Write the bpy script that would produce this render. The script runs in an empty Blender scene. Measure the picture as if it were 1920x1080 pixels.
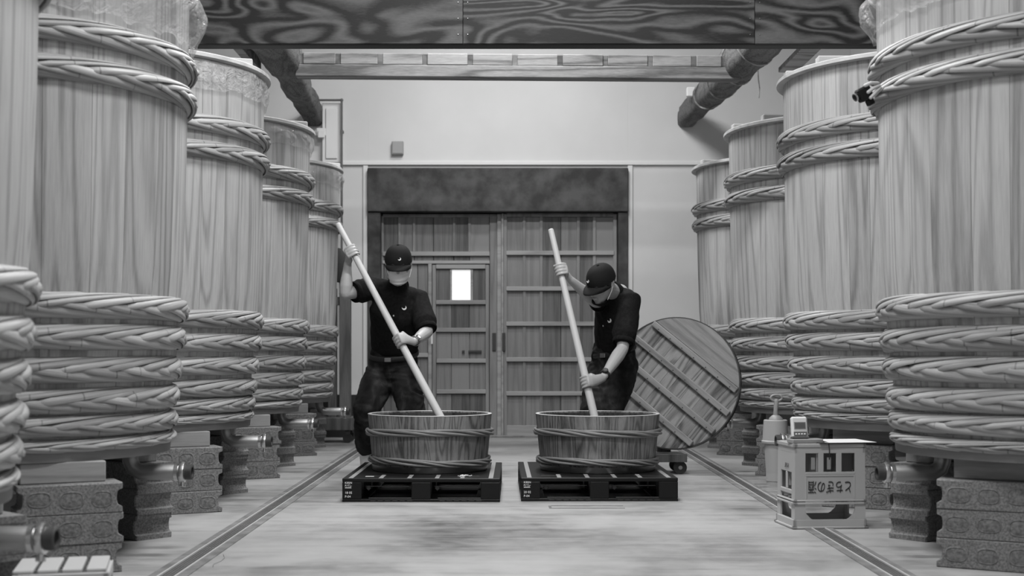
import bpy, bmesh, math, random
from mathutils import Vector, Matrix, noise, Quaternion
from mathutils.bvhtree import BVHTree
random.seed(7)
PI = math.pi
S = bpy.context.scene
COL = S.collection

# ------------------------------------------------------------------ camera
F, HZ, XC, CH = 2443.0, 661.0, 941.3, 0.853          # focal length (px of 1920), horizon row, vanishing column, eye height
cam_d = bpy.data.cameras.new('camera'); cam = bpy.data.objects.new('camera', cam_d); COL.objects.link(cam)
cam.location = (0, 0, CH); cam.rotation_euler = (PI/2, 0, 0)
cam_d.sensor_width = 36; cam_d.lens = F/1920*36
cam_d.shift_x = (960-XC)/1920; cam_d.shift_y = (HZ-540)/1920
cam_d.dof.use_dof = True; cam_d.dof.focus_distance = 7.6; cam_d.dof.aperture_fstop = 3.2
S.camera = cam
# ------------------------------------------------------------------ world, exposure, lamps
w = bpy.data.worlds.new('world'); S.world = w; w.use_nodes = True
w.node_tree.nodes['Background'].inputs[0].default_value = (.5, .5, .5, 1)
w.node_tree.nodes['Background'].inputs[1].default_value = .25
S.view_settings.view_transform = 'Standard'; S.view_settings.look = 'None'
S.view_settings.exposure = -0.12; S.view_settings.gamma = 1.0; S.view_settings.use_curve_mapping = False
LAMP_POWER = 138
LAMPS = [(0, .6), (0, 3.4), (0, 6.2), (0, 9.7), (0, 11.2)]   # ceiling lamps above the aisle
ROOM_H = 5.0

# ------------------------------------------------------------------ helpers
def P(x, y, Y):                       # a point of the place from its picture position and its distance
    return Vector(((x-XC)/F*Y, Y, CH+(HZ-y)/F*Y))
class MB:
    def __init__(s): s.v = []; s.f = []; s.uv = []
    def add(s, vs, fs, uv=None):
        n = len(s.v); s.v += [tuple(p) for p in vs]; s.f += [tuple(i+n for i in f) for f in fs]
        s.uv += uv if uv else [(p[0]+p[1], p[2]) for p in vs]
        return s
    def box(s, x0, x1, y0, y1, z0, z1, c=.004):       # chamfered box
        x0, x1 = min(x0, x1), max(x0, x1); y0, y1 = min(y0, y1), max(y0, y1); z0, z1 = min(z0, z1), max(z0, z1)
        c = min(c, (x1-x0)*.3, (y1-y0)*.3, (z1-z0)*.3)
        X, Y, Z = (x0, x1), (y0, y1), (z0, z1); vs = []; idx = {}
        for i in (0, 1):
            for j in (0, 1):
                for k in (0, 1):
                    sx, sy, sz = (1, -1)[i], (1, -1)[j], (1, -1)[k]
                    for a in range(3):
                        p = [X[i]+sx*c, Y[j]+sy*c, Z[k]+sz*c]; p[a] = (X[i], Y[j], Z[k])[a]
                        idx[i, j, k, a] = len(vs); vs.append(p)
        fs = []
        for i in (0, 1):
            q = [idx[i, 0, 0, 0], idx[i, 1, 0, 0], idx[i, 1, 1, 0], idx[i, 0, 1, 0]]; fs.append(q if i else q[::-1])
            q = [idx[0, i, 0, 1], idx[0, i, 1, 1], idx[1, i, 1, 1], idx[1, i, 0, 1]]; fs.append(q if i else q[::-1])
            q = [idx[0, 0, i, 2], idx[1, 0, i, 2], idx[1, 1, i, 2], idx[0, 1, i, 2]]; fs.append(q if i else q[::-1])
        for i in (0, 1):
            for j in (0, 1):
                fl = (i+j) % 2
                for q in ([idx[i, j, 0, 0], idx[i, j, 0, 1], idx[i, j, 1, 1], idx[i, j, 1, 0]],
                          [idx[i, 0, j, 2], idx[i, 0, j, 0], idx[i, 1, j, 0], idx[i, 1, j, 2]],
                          [idx[0, i, j, 1], idx[0, i, j, 2], idx[1, i, j, 2], idx[1, i, j, 1]]):
                    fs.append(q[::-1] if fl == 0 else q)
        for i in (0, 1):
            for j in (0, 1):
                for k in (0, 1):
                    q = [idx[i, j, k, 0], idx[i, j, k, 1], idx[i, j, k, 2]]
                    fs.append(q if (i+j+k) % 2 else q[::-1])
        return s.add(vs, fs)
    def rings(s, rings, close=True, cap=True):        # loft of equal rings
        n = len(rings[0]); vs = [p for r in rings for p in r]; fs = []; uv = []
        for i in range(len(rings)):
            uv += [(i*.02, j/n) for j in range(n)]
        for i in range(len(rings)-1):
            for j in range(n if close else n-1):
                a, b = i*n+j, i*n+(j+1) % n
                fs.append((a, b, b+n, a+n))
        if cap:
            fs.append(tuple(range(n))[::-1]); fs.append(tuple(range((len(rings)-1)*n, len(rings)*n)))
        return s.add(vs, fs, uv)
    def cyl(s, p, q, r, r2=None, n=20):
        p, q = Vector(p), Vector(q); d = (q-p).normalized()
        a = d.orthogonal().normalized(); b = d.cross(a); r2 = r if r2 is None else r2
        return s.rings([[c+(a*math.cos(t)+b*math.sin(t))*k for t in [2*PI*i/n for i in range(n)]] for c, k in ((p, r), (q, r2))])
    def lathe(s, prof, n=32, c=(0, 0, 0), closed=False):
        return s.rings([[(c[0]+r*math.cos(2*PI*i/n), c[1]+r*math.sin(2*PI*i/n), c[2]+z) for i in range(n)] for r, z in prof]+
                       ([[(c[0]+prof[0][0]*math.cos(2*PI*i/n), c[1]+prof[0][0]*math.sin(2*PI*i/n), c[2]+prof[0][1]) for i in range(n)]] if closed else []), cap=not closed)
    def prism(s, poly, h0, h1, M=None):               # polygon in xy extruded along z
        M = M or Matrix(); n = len(poly)
        return s.add([M @ Vector((x, y, h0)) for x, y in poly]+[M @ Vector((x, y, h1)) for x, y in poly],
                     [tuple(range(n))[::-1], tuple(range(n, 2*n))]+[(i, (i+1) % n, (i+1) % n+n, i+n) for i in range(n)])
    def tube(s, pts, rads, n=12, side=None, close=False):  # swept tube, rads = r or (width, depth); ends rounded
        pts = [Vector(p) for p in pts]; m = len(pts)
        rads = [(r, r) if not isinstance(r, (tuple, list)) else r for r in (rads if isinstance(rads, list) else [rads]*m)]
        tg = [(pts[min(i+1, m-1)]-pts[max(i-1, 0)]).normalized() for i in range(m)]
        if close: tg = [(pts[(i+1) % m]-pts[i-1]).normalized() for i in range(m)]
        up = Vector(side) if side is not None else tg[0].orthogonal(); R = []
        for i in range(m):
            a = (up-tg[i]*up.dot(tg[i])).normalized(); b = tg[i].cross(a)
            if side is None: up = a
            R.append((pts[i], a, b, rads[i]))
        out = []
        def ring(c, a, b, r, k=1): return [c+a*(math.cos(2*PI*j/n)*r[0]*k)+b*(math.sin(2*PI*j/n)*r[1]*k) for j in range(n)]
        if close:
            out = [ring(*q) for q in R]; out.append(out[0]); return s.rings(out, cap=False)
        c, a, b, r = R[0]; rm = min(r)
        out += [ring(c-tg[0]*rm*.9, a, b, r, .35), ring(c-tg[0]*rm*.6, a, b, r, .8)]
        out += [ring(*q) for q in R]
        c, a, b, r = R[-1]; rm = min(r)
        out += [ring(c+tg[-1]*rm*.6, a, b, r, .8), ring(c+tg[-1]*rm*.9, a, b, r, .35)]
        return s.rings(out)
    def ball(s, c, r, M=None, nu=14, nv=10):
        M = M or Matrix(); c = Vector(c); r = (r, r, r) if not isinstance(r, (tuple, list)) else r; R = []
        for i in range(1, nv):
            t = PI*i/nv
            R.append([M @ (c+Vector((r[0]*math.sin(t)*math.cos(2*PI*j/nu), r[1]*math.sin(t)*math.sin(2*PI*j/nu), -r[2]*math.cos(t)))) for j in range(nu)])
        return s.rings(R)
    def mesh(s, name, mat, smooth=False):
        me = bpy.data.meshes.new(name); me.from_pydata([tuple(p) for p in s.v], [], s.f)
        ul = me.uv_layers.new(name='st')
        buf = [0.0]*(2*len(me.loops))
        for i, l in enumerate(me.loops): buf[2*i], buf[2*i+1] = s.uv[l.vertex_index]
        ul.data.foreach_set('uv', buf)
        if smooth:
            me.polygons.foreach_set('use_smooth', [True]*len(me.polygons))
            try: me.set_sharp_from_angle(angle=math.radians(smooth if smooth is not True else 50))
            except Exception: pass
        if mat: me.materials.append(mat)
        me.update(); return me
def obj(name, mb, mat=None, parent=None, loc=(0, 0, 0), rot=(0, 0, 0), smooth=False, scale=None):
    me = mb.mesh(name, mat, smooth) if isinstance(mb, MB) else mb
    o = bpy.data.objects.new(name, me); COL.objects.link(o); o.location = loc; o.rotation_euler = rot
    if scale: o.scale = scale
    if parent: o.parent = parent
    return o
def tag(o, label, cat, group=None):
    o['label'] = label; o['category'] = cat
    if group: o['group'] = group
    return o
def empty(name, loc, label=None, cat=None, group=None, rz=0):
    o = bpy.data.objects.new(name, None); COL.objects.link(o); o.location = loc; o.rotation_euler = (0, 0, rz); o.empty_display_size = .1
    return tag(o, label, cat, group) if label else o
def struct(o): o['kind'] = 'structure'; return o
def stuff(o): o['kind'] = 'stuff'; return o

# ------------------------------------------------------------------ materials (the picture is black and white: greys only)
class NT:
    def __init__(s, name):
        s.m = bpy.data.materials.new(name); s.m.use_nodes = True; s.t = s.m.node_tree; s.b = s.t.nodes['Principled BSDF']
    def n(s, kind, **kw):
        o = s.t.nodes.new(kind)
        for k, v in kw.items():
            if k.startswith('i_'): o.inputs[k[2:].replace('_', ' ')].default_value = v
            else: setattr(o, k, v)
        return o
    def l(s, a, b): s.t.links.new(a, b)
    def math(s, op, a, b=None, c=None):
        o = s.n('ShaderNodeMath', operation=op)
        for i, q in enumerate((a, b, c)):
            if q is None: continue
            if isinstance(q, (int, float)): o.inputs[i].default_value = q
            else: s.l(q, o.inputs[i])
        return o.outputs[0]
    def coords(s, scale=(1, 1, 1), rnd=True, uv=False, rot=(0, 0, 0)):
        tc = s.n('ShaderNodeTexCoord'); src = tc.outputs['UV' if uv else 'Object']
        mp = s.n('ShaderNodeMapping'); mp.inputs['Scale'].default_value = scale; mp.inputs['Rotation'].default_value = rot
        if rnd:
            oi = s.n('ShaderNodeObjectInfo'); va = s.n('ShaderNodeVectorMath', operation='MULTIPLY_ADD')
            cb = s.n('ShaderNodeCombineXYZ')
            for i, k in enumerate((37.3, 91.7, 53.1)): s.l(s.math('MULTIPLY', oi.outputs['Random'], k), cb.inputs[i])
            s.l(src, va.inputs[0]); va.inputs[1].default_value = (1, 1, 1); s.l(cb.outputs[0], va.inputs[2]); src = va.outputs[0]
        s.l(src, mp.inputs[0]); return mp.outputs[0]
    def noise(s, vec, scale, detail=3, rough=.55, dist=0):
        o = s.n('ShaderNodeTexNoise'); o.inputs['Scale'].default_value = scale; o.inputs['Detail'].default_value = detail
        o.inputs['Roughness'].default_value = rough; o.inputs['Distortion'].default_value = dist
        s.l(vec, o.inputs['Vector']); return o.outputs['Fac']
    def ramp(s, fac, stops):
        o = s.n('ShaderNodeValToRGB'); e = o.color_ramp.elements
        while len(e) < len(stops): e.new(.5)
        for q, (p, v) in zip(e, stops): q.position = p; q.color = (v, v, v, 1)
        s.l(fac, o.inputs[0]); return o.outputs[0]
    def val(s, v):
        s.l(v, s.b.inputs['Base Color'])
    def bump(s, h, st=.2, dist=.01):
        o = s.n('ShaderNodeBump'); o.inputs['Strength'].default_value = st; o.inputs['Distance'].default_value = dist
        s.l(h, o.inputs['Height']); s.l(o.outputs[0], s.b.inputs['Normal'])
    def set(s, **kw):
        for k, v in kw.items(): s.b.inputs[k.replace('_', ' ')].default_value = v
        return s
def plain(name, v, rough=.5, metal=0, spec=.5):
    m = NT(name); m.set(Base_Color=(v, v, v, 1), Roughness=rough, Metallic=metal); m.b.inputs['Specular IOR Level'].default_value = spec
    return m.m
def rough_mat(name, lo, hi, scale=8, rough=.7, bump=.15, detail=5, bs=None):
    m = NT(name); c = m.coords(); n = m.noise(c, scale, detail); m.val(m.ramp(n, [(.36, lo), (.64, hi)])); m.set(Roughness=rough)
    m.bump(m.noise(c, bs or scale*6, 4), bump, .004); return m.m
def wood(name, lo, hi, axis=2, scale=5, rings=9, stretch=.07, rough=.62, bump=.12, vary=.25, line=.5, fib=.5, pw=2.5, dist=.3):
    m = NT(name); sc = [1, 1, 1]; sc[axis] = stretch; c = m.coords(tuple(sc))
    a = m.noise(c, scale, 1.5, .4, dist)
    r = m.math('SINE', m.math('MULTIPLY', a, rings*2*PI)); r = m.math('MULTIPLY_ADD', r, .5, .5); r = m.math('POWER', r, pw)
    fb = m.noise(c, scale*22, 3, .6); blo = m.noise(c, scale*.6, 2)
    f = m.math('ADD', m.math('MULTIPLY', r, line*.6), m.math('MULTIPLY_ADD', fb, fib, m.math('MULTIPLY', blo, .35)))
    oi = m.n('ShaderNodeObjectInfo'); f = m.math('ADD', f, m.math('MULTIPLY_ADD', oi.outputs['Random'], vary, -vary/2))
    m.val(m.ramp(f, [(.22, hi), (.95, lo)])); m.set(Roughness=rough); m.b.inputs['Specular IOR Level'].default_value = .3
    m.bump(fb, bump, .003); return m.m
M = {}
M['vat'] = wood('vat_wood', .15, .43, 2, 6.5, 9, .035, vary=.22, line=.50, fib=.50, pw=3)
M['vat_end'] = wood('lid_wood', .30, .52, 0, 4, 5, .08, vary=.1)
M['tub'] = wood('tub_wood', .045, .27, 2, 12, 9, .08, vary=.25, line=.62, fib=.45, pw=2)
M['tub_in'] = wood('tub_wood_wet', .02, .07, 2, 8, 8, .12, vary=.3)
M['beam'] = wood('dark_plywood', .007, .095, 0, 4.2, 10, .26, rough=.55, vary=.15, line=1.0, fib=.4, pw=.8, dist=.6)
M['beam_core'] = plain('dark_beam_core', .012, .6)
M['log'] = wood('old_log', .025, .24, 1, 7, 5, .25, rough=.85, bump=.8, vary=.1, line=.22, fib=.95)
M['sill'] = wood('grey_old_timber', .10, .36, 0, 6, 5, .1, rough=.75, bump=.3, vary=.2, line=.6, fib=.6)
M['mortise'] = wood('mortise_patch', .05, .2, 0, 9, 4, .2, rough=.8, vary=.4)
M['door'] = wood('door_board', .06, .22, 2, 7, 6, .03, rough=.55, vary=.8, line=.3, fib=.5)
M['rail'] = wood('door_rail', .18, .34, 0, 6, 5, .06, rough=.5, vary=.1)
M['stile'] = wood('door_stile', .12, .26, 2, 6, 5, .06, rough=.5, vary=.2)
M['frame'] = rough_mat('stained_door_frame', .008, .06, 5, .6, .1, 9)
M['lid'] = wood('cover_board', .06, .31, 2, 7, 8, .12, rough=.65, vary=.3, line=.7, fib=.45)
M['batten'] = wood('cover_batten', .11, .31, 0, 7, 5, .08, rough=.65, vary=.2)
M['pole'] = wood('paddle_wood', .33, .50, 2, 6, 5, .05, rough=.45, vary=.05, line=.3, fib=.3)
M['timber'] = wood('pad_timber', .13, .30, 0, 6, 5, .08, rough=.7, vary=.3)
M['post'] = wood('dark_cart_timber', .03, .13, 2, 6, 5, .08, rough=.7, vary=.2)
m = NT('bamboo'); c = m.coords((1, 1, 1), True, True); sc = m.n('ShaderNodeMapping'); sc.inputs['Scale'].default_value = (2, 14, 1); m.l(c, sc.inputs[0])
fb = m.noise(sc.outputs[0], 3, 4, .6); sx = m.n('ShaderNodeSeparateXYZ'); m.l(c, sx.inputs[0])
fr = m.math('FRACT', m.math('MULTIPLY', sx.outputs[0], 1.9)); node = m.math('LESS_THAN', fr, .012)
oi = m.n('ShaderNodeObjectInfo')
f = m.math('ADD', m.math('ADD', fb, m.math('MULTIPLY', node, .28)), m.math('MULTIPLY_ADD', oi.outputs['Random'], .35, -.17))
m.val(m.ramp(f, [(.2, .38), (.55, .25), (1.0, .08)])); m.set(Roughness=.48); m.bump(fb, .25, .003); M['bamboo'] = m.m
M['core'] = plain('hoop_core_bamboo', .03, .8)
m = NT('tub_bamboo'); c = m.coords((1, 1, 1), True, True); sc = m.n('ShaderNodeMapping'); sc.inputs['Scale'].default_value = (2, 9, 1); m.l(c, sc.inputs[0])
fb = m.noise(sc.outputs[0], 4, 4, .6); m.val(m.ramp(fb, [(.25, .27), (.75, .07)])); m.set(Roughness=.5); m.bump(fb, .3, .003); M['tub_bamboo'] = m.m
M['block'] = rough_mat('concrete_block', .10, .21, 120, .9, .5, 4, 160)
M['plug'] = rough_mat('block_mortar', .09, .18, 70, .9, .6, 5, 120)
m = NT('concrete_floor'); c = m.coords((1, 1, 1), False)
a = m.noise(c, .9, 7, .62, .4); b = m.noise(c, 7, 6, .6); s2 = m.coords((.5, 5, 1), False); d = m.noise(s2, 2.0, 5, .65, .3)
f = m.math('ADD', m.math('MULTIPLY', a, .55), m.math('ADD', m.math('MULTIPLY', b, .2), m.math('MULTIPLY', d, .3)))
m.val(m.ramp(f, [(.37, .11), (.45, .23), (.54, .33), (.68, .40)]))
m.l(m.ramp(a, [(.3, .28), (.7, .5)]), m.b.inputs['Roughness']); m.bump(m.noise(c, 30, 5), .08, .003); M['floor'] = m.m
m = NT('plaster'); c = m.coords((1, 1, 1), False); m.val(m.ramp(m.noise(c, 1.2, 5), [(.3, .51), (.7, .57)])); m.set(Roughness=.75); m.bump(m.noise(c, 40, 3), .05, .002); M['wall'] = m.m
M['trim'] = plain('white_trim', .62, .5)
M['ceiling'] = plain('ceiling_board', .3, .8)
M['skirting'] = plain('black_skirting', .012, .5)
M['steel'] = plain('stainless_steel', .55, .28, 1)
M['steel_dull'] = plain('brushed_band', .30, .38, .8)
M['copper'] = plain('dull_copper_band', .22, .3, 1)
M['iron'] = plain('dark_iron', .06, .5, .6)
M['rubber'] = plain('black_rubber', .015, .6)
M['vat_band'] = plain('base_band_zinc', .15, .5, .3)
M['black_plastic'] = plain('black_plastic', .006, .38, spec=.25)
M['stripe'] = plain('anti_slip_stripe', .23, .6)
M['print'] = plain('white_print', .75, .6)
M['crate'] = plain('grey_crate_plastic', .40, .42)
M['crate_ink'] = plain('crate_ink', .02, .5)
M['bucket'] = plain('bucket_plastic', .36, .45)
M['white'] = plain('white_plastic', .62, .4)
M['paper'] = plain('paper', .68, .7)
M['grate'] = plain('drain_grate_steel', .13, .45, .5)
M['drain'] = rough_mat('drain_edge_concrete', .11, .20, 9, .6, .1)
M['drain_rail'] = plain('drain_rail_steel', .55, .4, .2)
M['pipe'] = plain('wall_pipe_grey', .10, .5)
M['panel'] = plain('grey_box', .27, .5)
m = NT('clear_plastic_film'); tb = m.n('ShaderNodeBsdfTransparent'); tb.inputs[0].default_value = (.93, .93, .93, 1); mx = m.n('ShaderNodeMixShader')
m.set(Base_Color=(.75, .75, .75, 1), Roughness=.10); c = m.coords(); m.bump(m.noise(c, 16, 4, .6, 1.5), 1.0, .03)
mx.inputs[0].default_value = .30; m.l(tb.outputs[0], mx.inputs[1]); m.l(m.b.outputs[0], mx.inputs[2]); m.l(mx.outputs[0], m.t.nodes['Material Output'].inputs[0]); M['film'] = m.m
M['skin'] = NT('skin').set(Base_Color=(.34, .34, .34, 1), Roughness=.5).m
m = NT('black_polo'); c = m.coords(); m.val(m.ramp(m.noise(c, 60, 2), [(.3, .006), (.7, .012)])); m.set(Roughness=.9); m.b.inputs['Specular IOR Level'].default_value = .12; M['shirt'] = m.m
m = NT('dark_denim'); c = m.coords((1, 1, .6)); m.val(m.ramp(m.noise(c, 9, 4, .6, .6), [(.35, .007), (.55, .020), (.75, .055)])); m.set(Roughness=.9); m.b.inputs['Specular IOR Level'].default_value = .15; m.bump(m.noise(c, 160, 2), .2, .002); M['denim'] = m.m
M['cap'] = plain('black_cap_cotton', .010, .85, spec=.15)
M['hair'] = plain('black_hair', .008, .5)
M['mask_white'] = plain('white_mask_cloth', .68, .8)
M['boot'] = plain('white_rubber_boot', .62, .35)
M['lcd'] = plain('lcd_glass', .10, .2)
M['grey_key'] = plain('grey_keys', .12, .4)
m = NT('frosted_lit_pane'); m.set(Base_Color=(.8, .8, .8, 1), Roughness=.5); m.b.inputs['Emission Color'].default_value = (1, 1, 1, 1); m.b.inputs['Emission Strength'].default_value = .55; M['pane'] = m.m
m = NT('lamp_diffuser'); m.set(Base_Color=(.9, .9, .9, 1)); m.b.inputs['Emission Color'].default_value = (1, 1, 1, 1); m.b.inputs['Emission Strength'].default_value = 6; M['diffuser'] = m.m

# ------------------------------------------------------------------ room
WX0, WX1, WY0, WY1 = -3.25, 3.5, -2.5, 13.1
def wallbox(name, *b, mat='wall'): return struct(obj(name, MB().box(*b, c=.001), M[mat]))
wallbox('floor', WX0-.2, WX1+.2, WY0-.2, WY1+.4, -.2, 0, mat='floor')
wallbox('ceiling', WX0-.2, WX1+.2, WY0-.2, WY1+.2, ROOM_H, ROOM_H+.15, mat='ceiling')
wallbox('wall_left', WX0-.15, WX0, WY0, WY1+.15, 0, ROOM_H)
wallbox('wall_right', WX1, WX1+.15, WY0, WY1+.15, 0, ROOM_H)
wallbox('wall_front', WX0, WX1, WY0-.15, WY0, 0, ROOM_H)
DX0, DX1, DZ = -1.346, 1.262, 2.70                     # outside of the dark door frame
mb = MB().box(WX0, DX0, WY1, WY1+.2, 0, ROOM_H, .001).box(DX1, WX1, WY1, WY1+.2, 0, ROOM_H, .001).box(DX0, DX1, WY1, WY1+.2, DZ, ROOM_H, .001)
struct(obj('wall_back', mb, M['wall']))
struct(obj('trim_1', MB().box(WX0, WX1, WY1-.03, WY1, 2.735, 2.775), M['trim']))
struct(obj('trim_2', MB().box(DX0-.05, DX0, WY1-.02, WY1, 0, 2.735), M['trim']))
struct(obj('trim_3', MB().box(DX1, DX1+.05, WY1-.02, WY1, 0, 2.735), M['trim']))
struct(obj('baseboard_back_left', MB().box(WX0, DX0-.05, WY1-.02, WY1, 0, .43), M['skirting']))
struct(obj('baseboard_back_right', MB().box(DX1+.05, WX1, WY1-.02, WY1, 0, .43), M['skirting']))
# dark door frame
fr = struct(empty('trim_4', (0, WY1, 0)))
mb = MB(); 
obj('header_board', MB().box(DX0, DX1, -.075, .16, 2.263, DZ, .006), M['frame'], fr)
obj('jamb', MB().box(DX0, -1.217, -.05, .18, 0, 2.263, .006), M['frame'], fr)
obj('jamb', MB().box(1.163, DX1, -.05, .18, 0, 2.263, .006), M['frame'], fr)
obj('threshold', MB().box(-1.217, 1.163, -.02, .20, 0, .02, .004), M['stile'], fr)
def dx(x): return (x-XC)/F*WY1
def dz(y): return CH+(HZ-y)/F*WY1
struct(obj('wall_door_backing', MB().box(DX0, DX1, WY1+.185, WY1+.2, 0, DZ, .001), M['skirting']))
# doors
def slab(root, name, x0, x1, y0, y1, d0, d1, mat, c=.004):
    return obj(name, MB().box(dx(x0), dx(x1), d0, d1, dz(y1), dz(y0), c), M[mat], root)
d1 = struct(empty('door_1', (0, WY1+.06, 0)))
for a, b in ((714, 748), (748, 776), (776, 812), (812, 850), (850, 880), (880, 918)):     # boards above the wicket
    slab(d1, 'board', a+.4, b-.4, 404, 492, .02, .035, 'door')
slab(d1, 'stile', 714, 718, 404, 817, 0, .04, 'stile'); slab(d1, 'stile', 918, 932, 400, 819, 0, .045, 'stile'); slab(d1, 'stile', 932, 940, 400, 819, -.02, .045, 'rail')
slab(d1, 'rail', 716, 918, 400, 406, 0, .04, 'stile'); slab(d1, 'rail', 716, 918, 471, 479, -.012, .03, 'rail'); slab(d1, 'rail', 716, 918, 488, 494, -.01, .035, 'rail')
for x in (748, 775, 851, 880): slab(d1, 'muntin', x-2.5, x+2.5, 406, 471, .005, .03, 'stile')
for a, b in ((718, 750), (750, 782), (782, 802)): slab(d1, 'board', a+.4, b-.4, 494, 817, .02, .035, 'door')
for y in (560, 611, 666, 737): slab(d1, 'rail', 718, 802, y-4, y+4, -.008, .03, 'rail')
slab(d1, 'stile', 802, 809, 494, 819, -.01, .04, 'rail')
wk = slab(d1, 'wicket_door', 809, 917, 495, 817, .024, .04, 'door')
slab(wk, 'stile', 810, 817, 496, 816, -.006, .022, 'stile'); slab(wk, 'stile', 910, 917, 496, 816, -.006, .022, 'stile')
for y, x0, x1 in ((500, 817, 910), (567, 817, 911), (619, 817, 911), (677, 818, 911), (735, 818, 911)): slab(wk, 'rail', x0, x1, y-4.5, y+3.5, -.022, .02, 'rail')
slab(wk, 'rail', 817, 910, 805, 816, -.006, .02, 'stile')
for rr in ((571, 615), (623, 673), (681, 731), (739, 805)):
    for a, b in ((817, 846), (846, 880), (880, 910)): slab(wk, 'board', a+.3, b-.3, rr[0], rr[1], .004, .02, 'door')
for a, b in ((817, 843), (887, 910)): slab(wk, 'board', a+.3, b-.3, 504, 563, .004, .02, 'door')
slab(wk, 'window_frame', 843, 847, 504, 564, -.008, .02, 'rail'); slab(wk, 'window_frame', 882, 887, 504, 564, -.008, .02, 'rail')
slab(wk, 'window_pane', 847, 882, 505, 562, .006, .014, 'pane', .001)
slab(d1, 'strike_plate', 807.5, 811, 626, 645, -.014, 0, 'white', .001)
for x0, x1 in ((866, 871), (878, 903)): slab(d1, 'latch_bolt', x0, x1, 657, 661, -.02, .0, 'iron', .001)
slab(d1, 'pull_handle', 923, 930, 624, 658, -.012, .01, 'iron', .003)
d2 = struct(empty('door_2', (0, WY1+.03, 0)))
BX = [949, 983, 1015, 1052, 1085, 1115, 1152]
for a, b in zip(BX, BX[1:]): slab(d2, 'board', a+.4, b-.4, 406, 800, .02, .035, 'door')
for x in (983, 1015, 1085, 1115): slab(d2, 'muntin', x-3, x+3, 404, 800, .004, .03, 'stile')
for y in (474, 541, 607, 674, 738): slab(d2, 'rail', 949, 1152, y-4, y+4, -.014, .03, 'rail')
slab(d2, 'stile', 940, 944, 400, 819, -.02, .04, 'rail'); slab(d2, 'stile', 944, 951, 400, 819, -.005, .04, 'stile'); slab(d2, 'stile', 1150, 1157, 400, 819, -.005, .04, 'stile')
slab(d2, 'rail', 950, 1151, 399, 406, -.004, .04, 'stile'); slab(d2, 'rail', 950, 1151, 798, 819, -.004, .04, 'rail')
slab(d2, 'pull_handle', 941.5, 947.5, 624, 658, -.03, .0, 'iron', .003)
# fittings on the back wall
sw = tag(obj('switch_box', MB().box(dx(735), dx(757), -.05, 0, dz(291), dz(266), .006), M['panel'], loc=(0, WY1, 0)), 'small grey square box mounted on the white wall above the doors', 'box')
obj('cover_plate', MB().box(dx(737), dx(755.5), -.055, -.05, dz(289), dz(268), .002), M['panel'], sw)
wb = empty('wall_cabinet', (0, WY1, 0), 'narrow white panelled cabinet high on the back wall by the pipe', 'cabinet')
obj('body', MB().box(dx(606), dx(641), -.08, 0, dz(307), dz(196), .006), M['trim'], wb)
obj('panel', MB().box(dx(613), dx(634), -.095, -.08, dz(300), dz(206), .005), M['white'], wb)
pp = empty('conduit_pipe', (0, WY1-.12, 0), 'dark pipe bent at a right angle beside the wall cabinet', 'pipe')
obj('vertical_run', MB().cyl((dx(643.5), 0, 1.2), (dx(643.5), 0, dz(193)), .011), M['pipe'], pp, smooth=True)
obj('horizontal_run', MB().cyl((dx(596), 0, dz(192)), (dx(644), 0, dz(192)), .011), M['pipe'], pp, smooth=True)
obj('elbow', MB().ball((dx(643.5), 0, dz(192)), .017), M['pipe'], pp, smooth=True)
obj('bracket', MB().box(dx(642), dx(645), 0, .12, dz(250), dz(246), .001), M['pipe'], pp)
hv = empty('wall_outlet', (dx(604.5), WY1-.25, 0), 'white wall outlet just under the cut end of the left log', 'outlet')
obj('body', MB().box(-.05, .05, .15, .25, dz(258), dz(243), .01), M['white'], hv); obj('socket_plate', MB().box(-.03, .04, .13, .15, dz(262), dz(248), .006), M['white'], hv)

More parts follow.
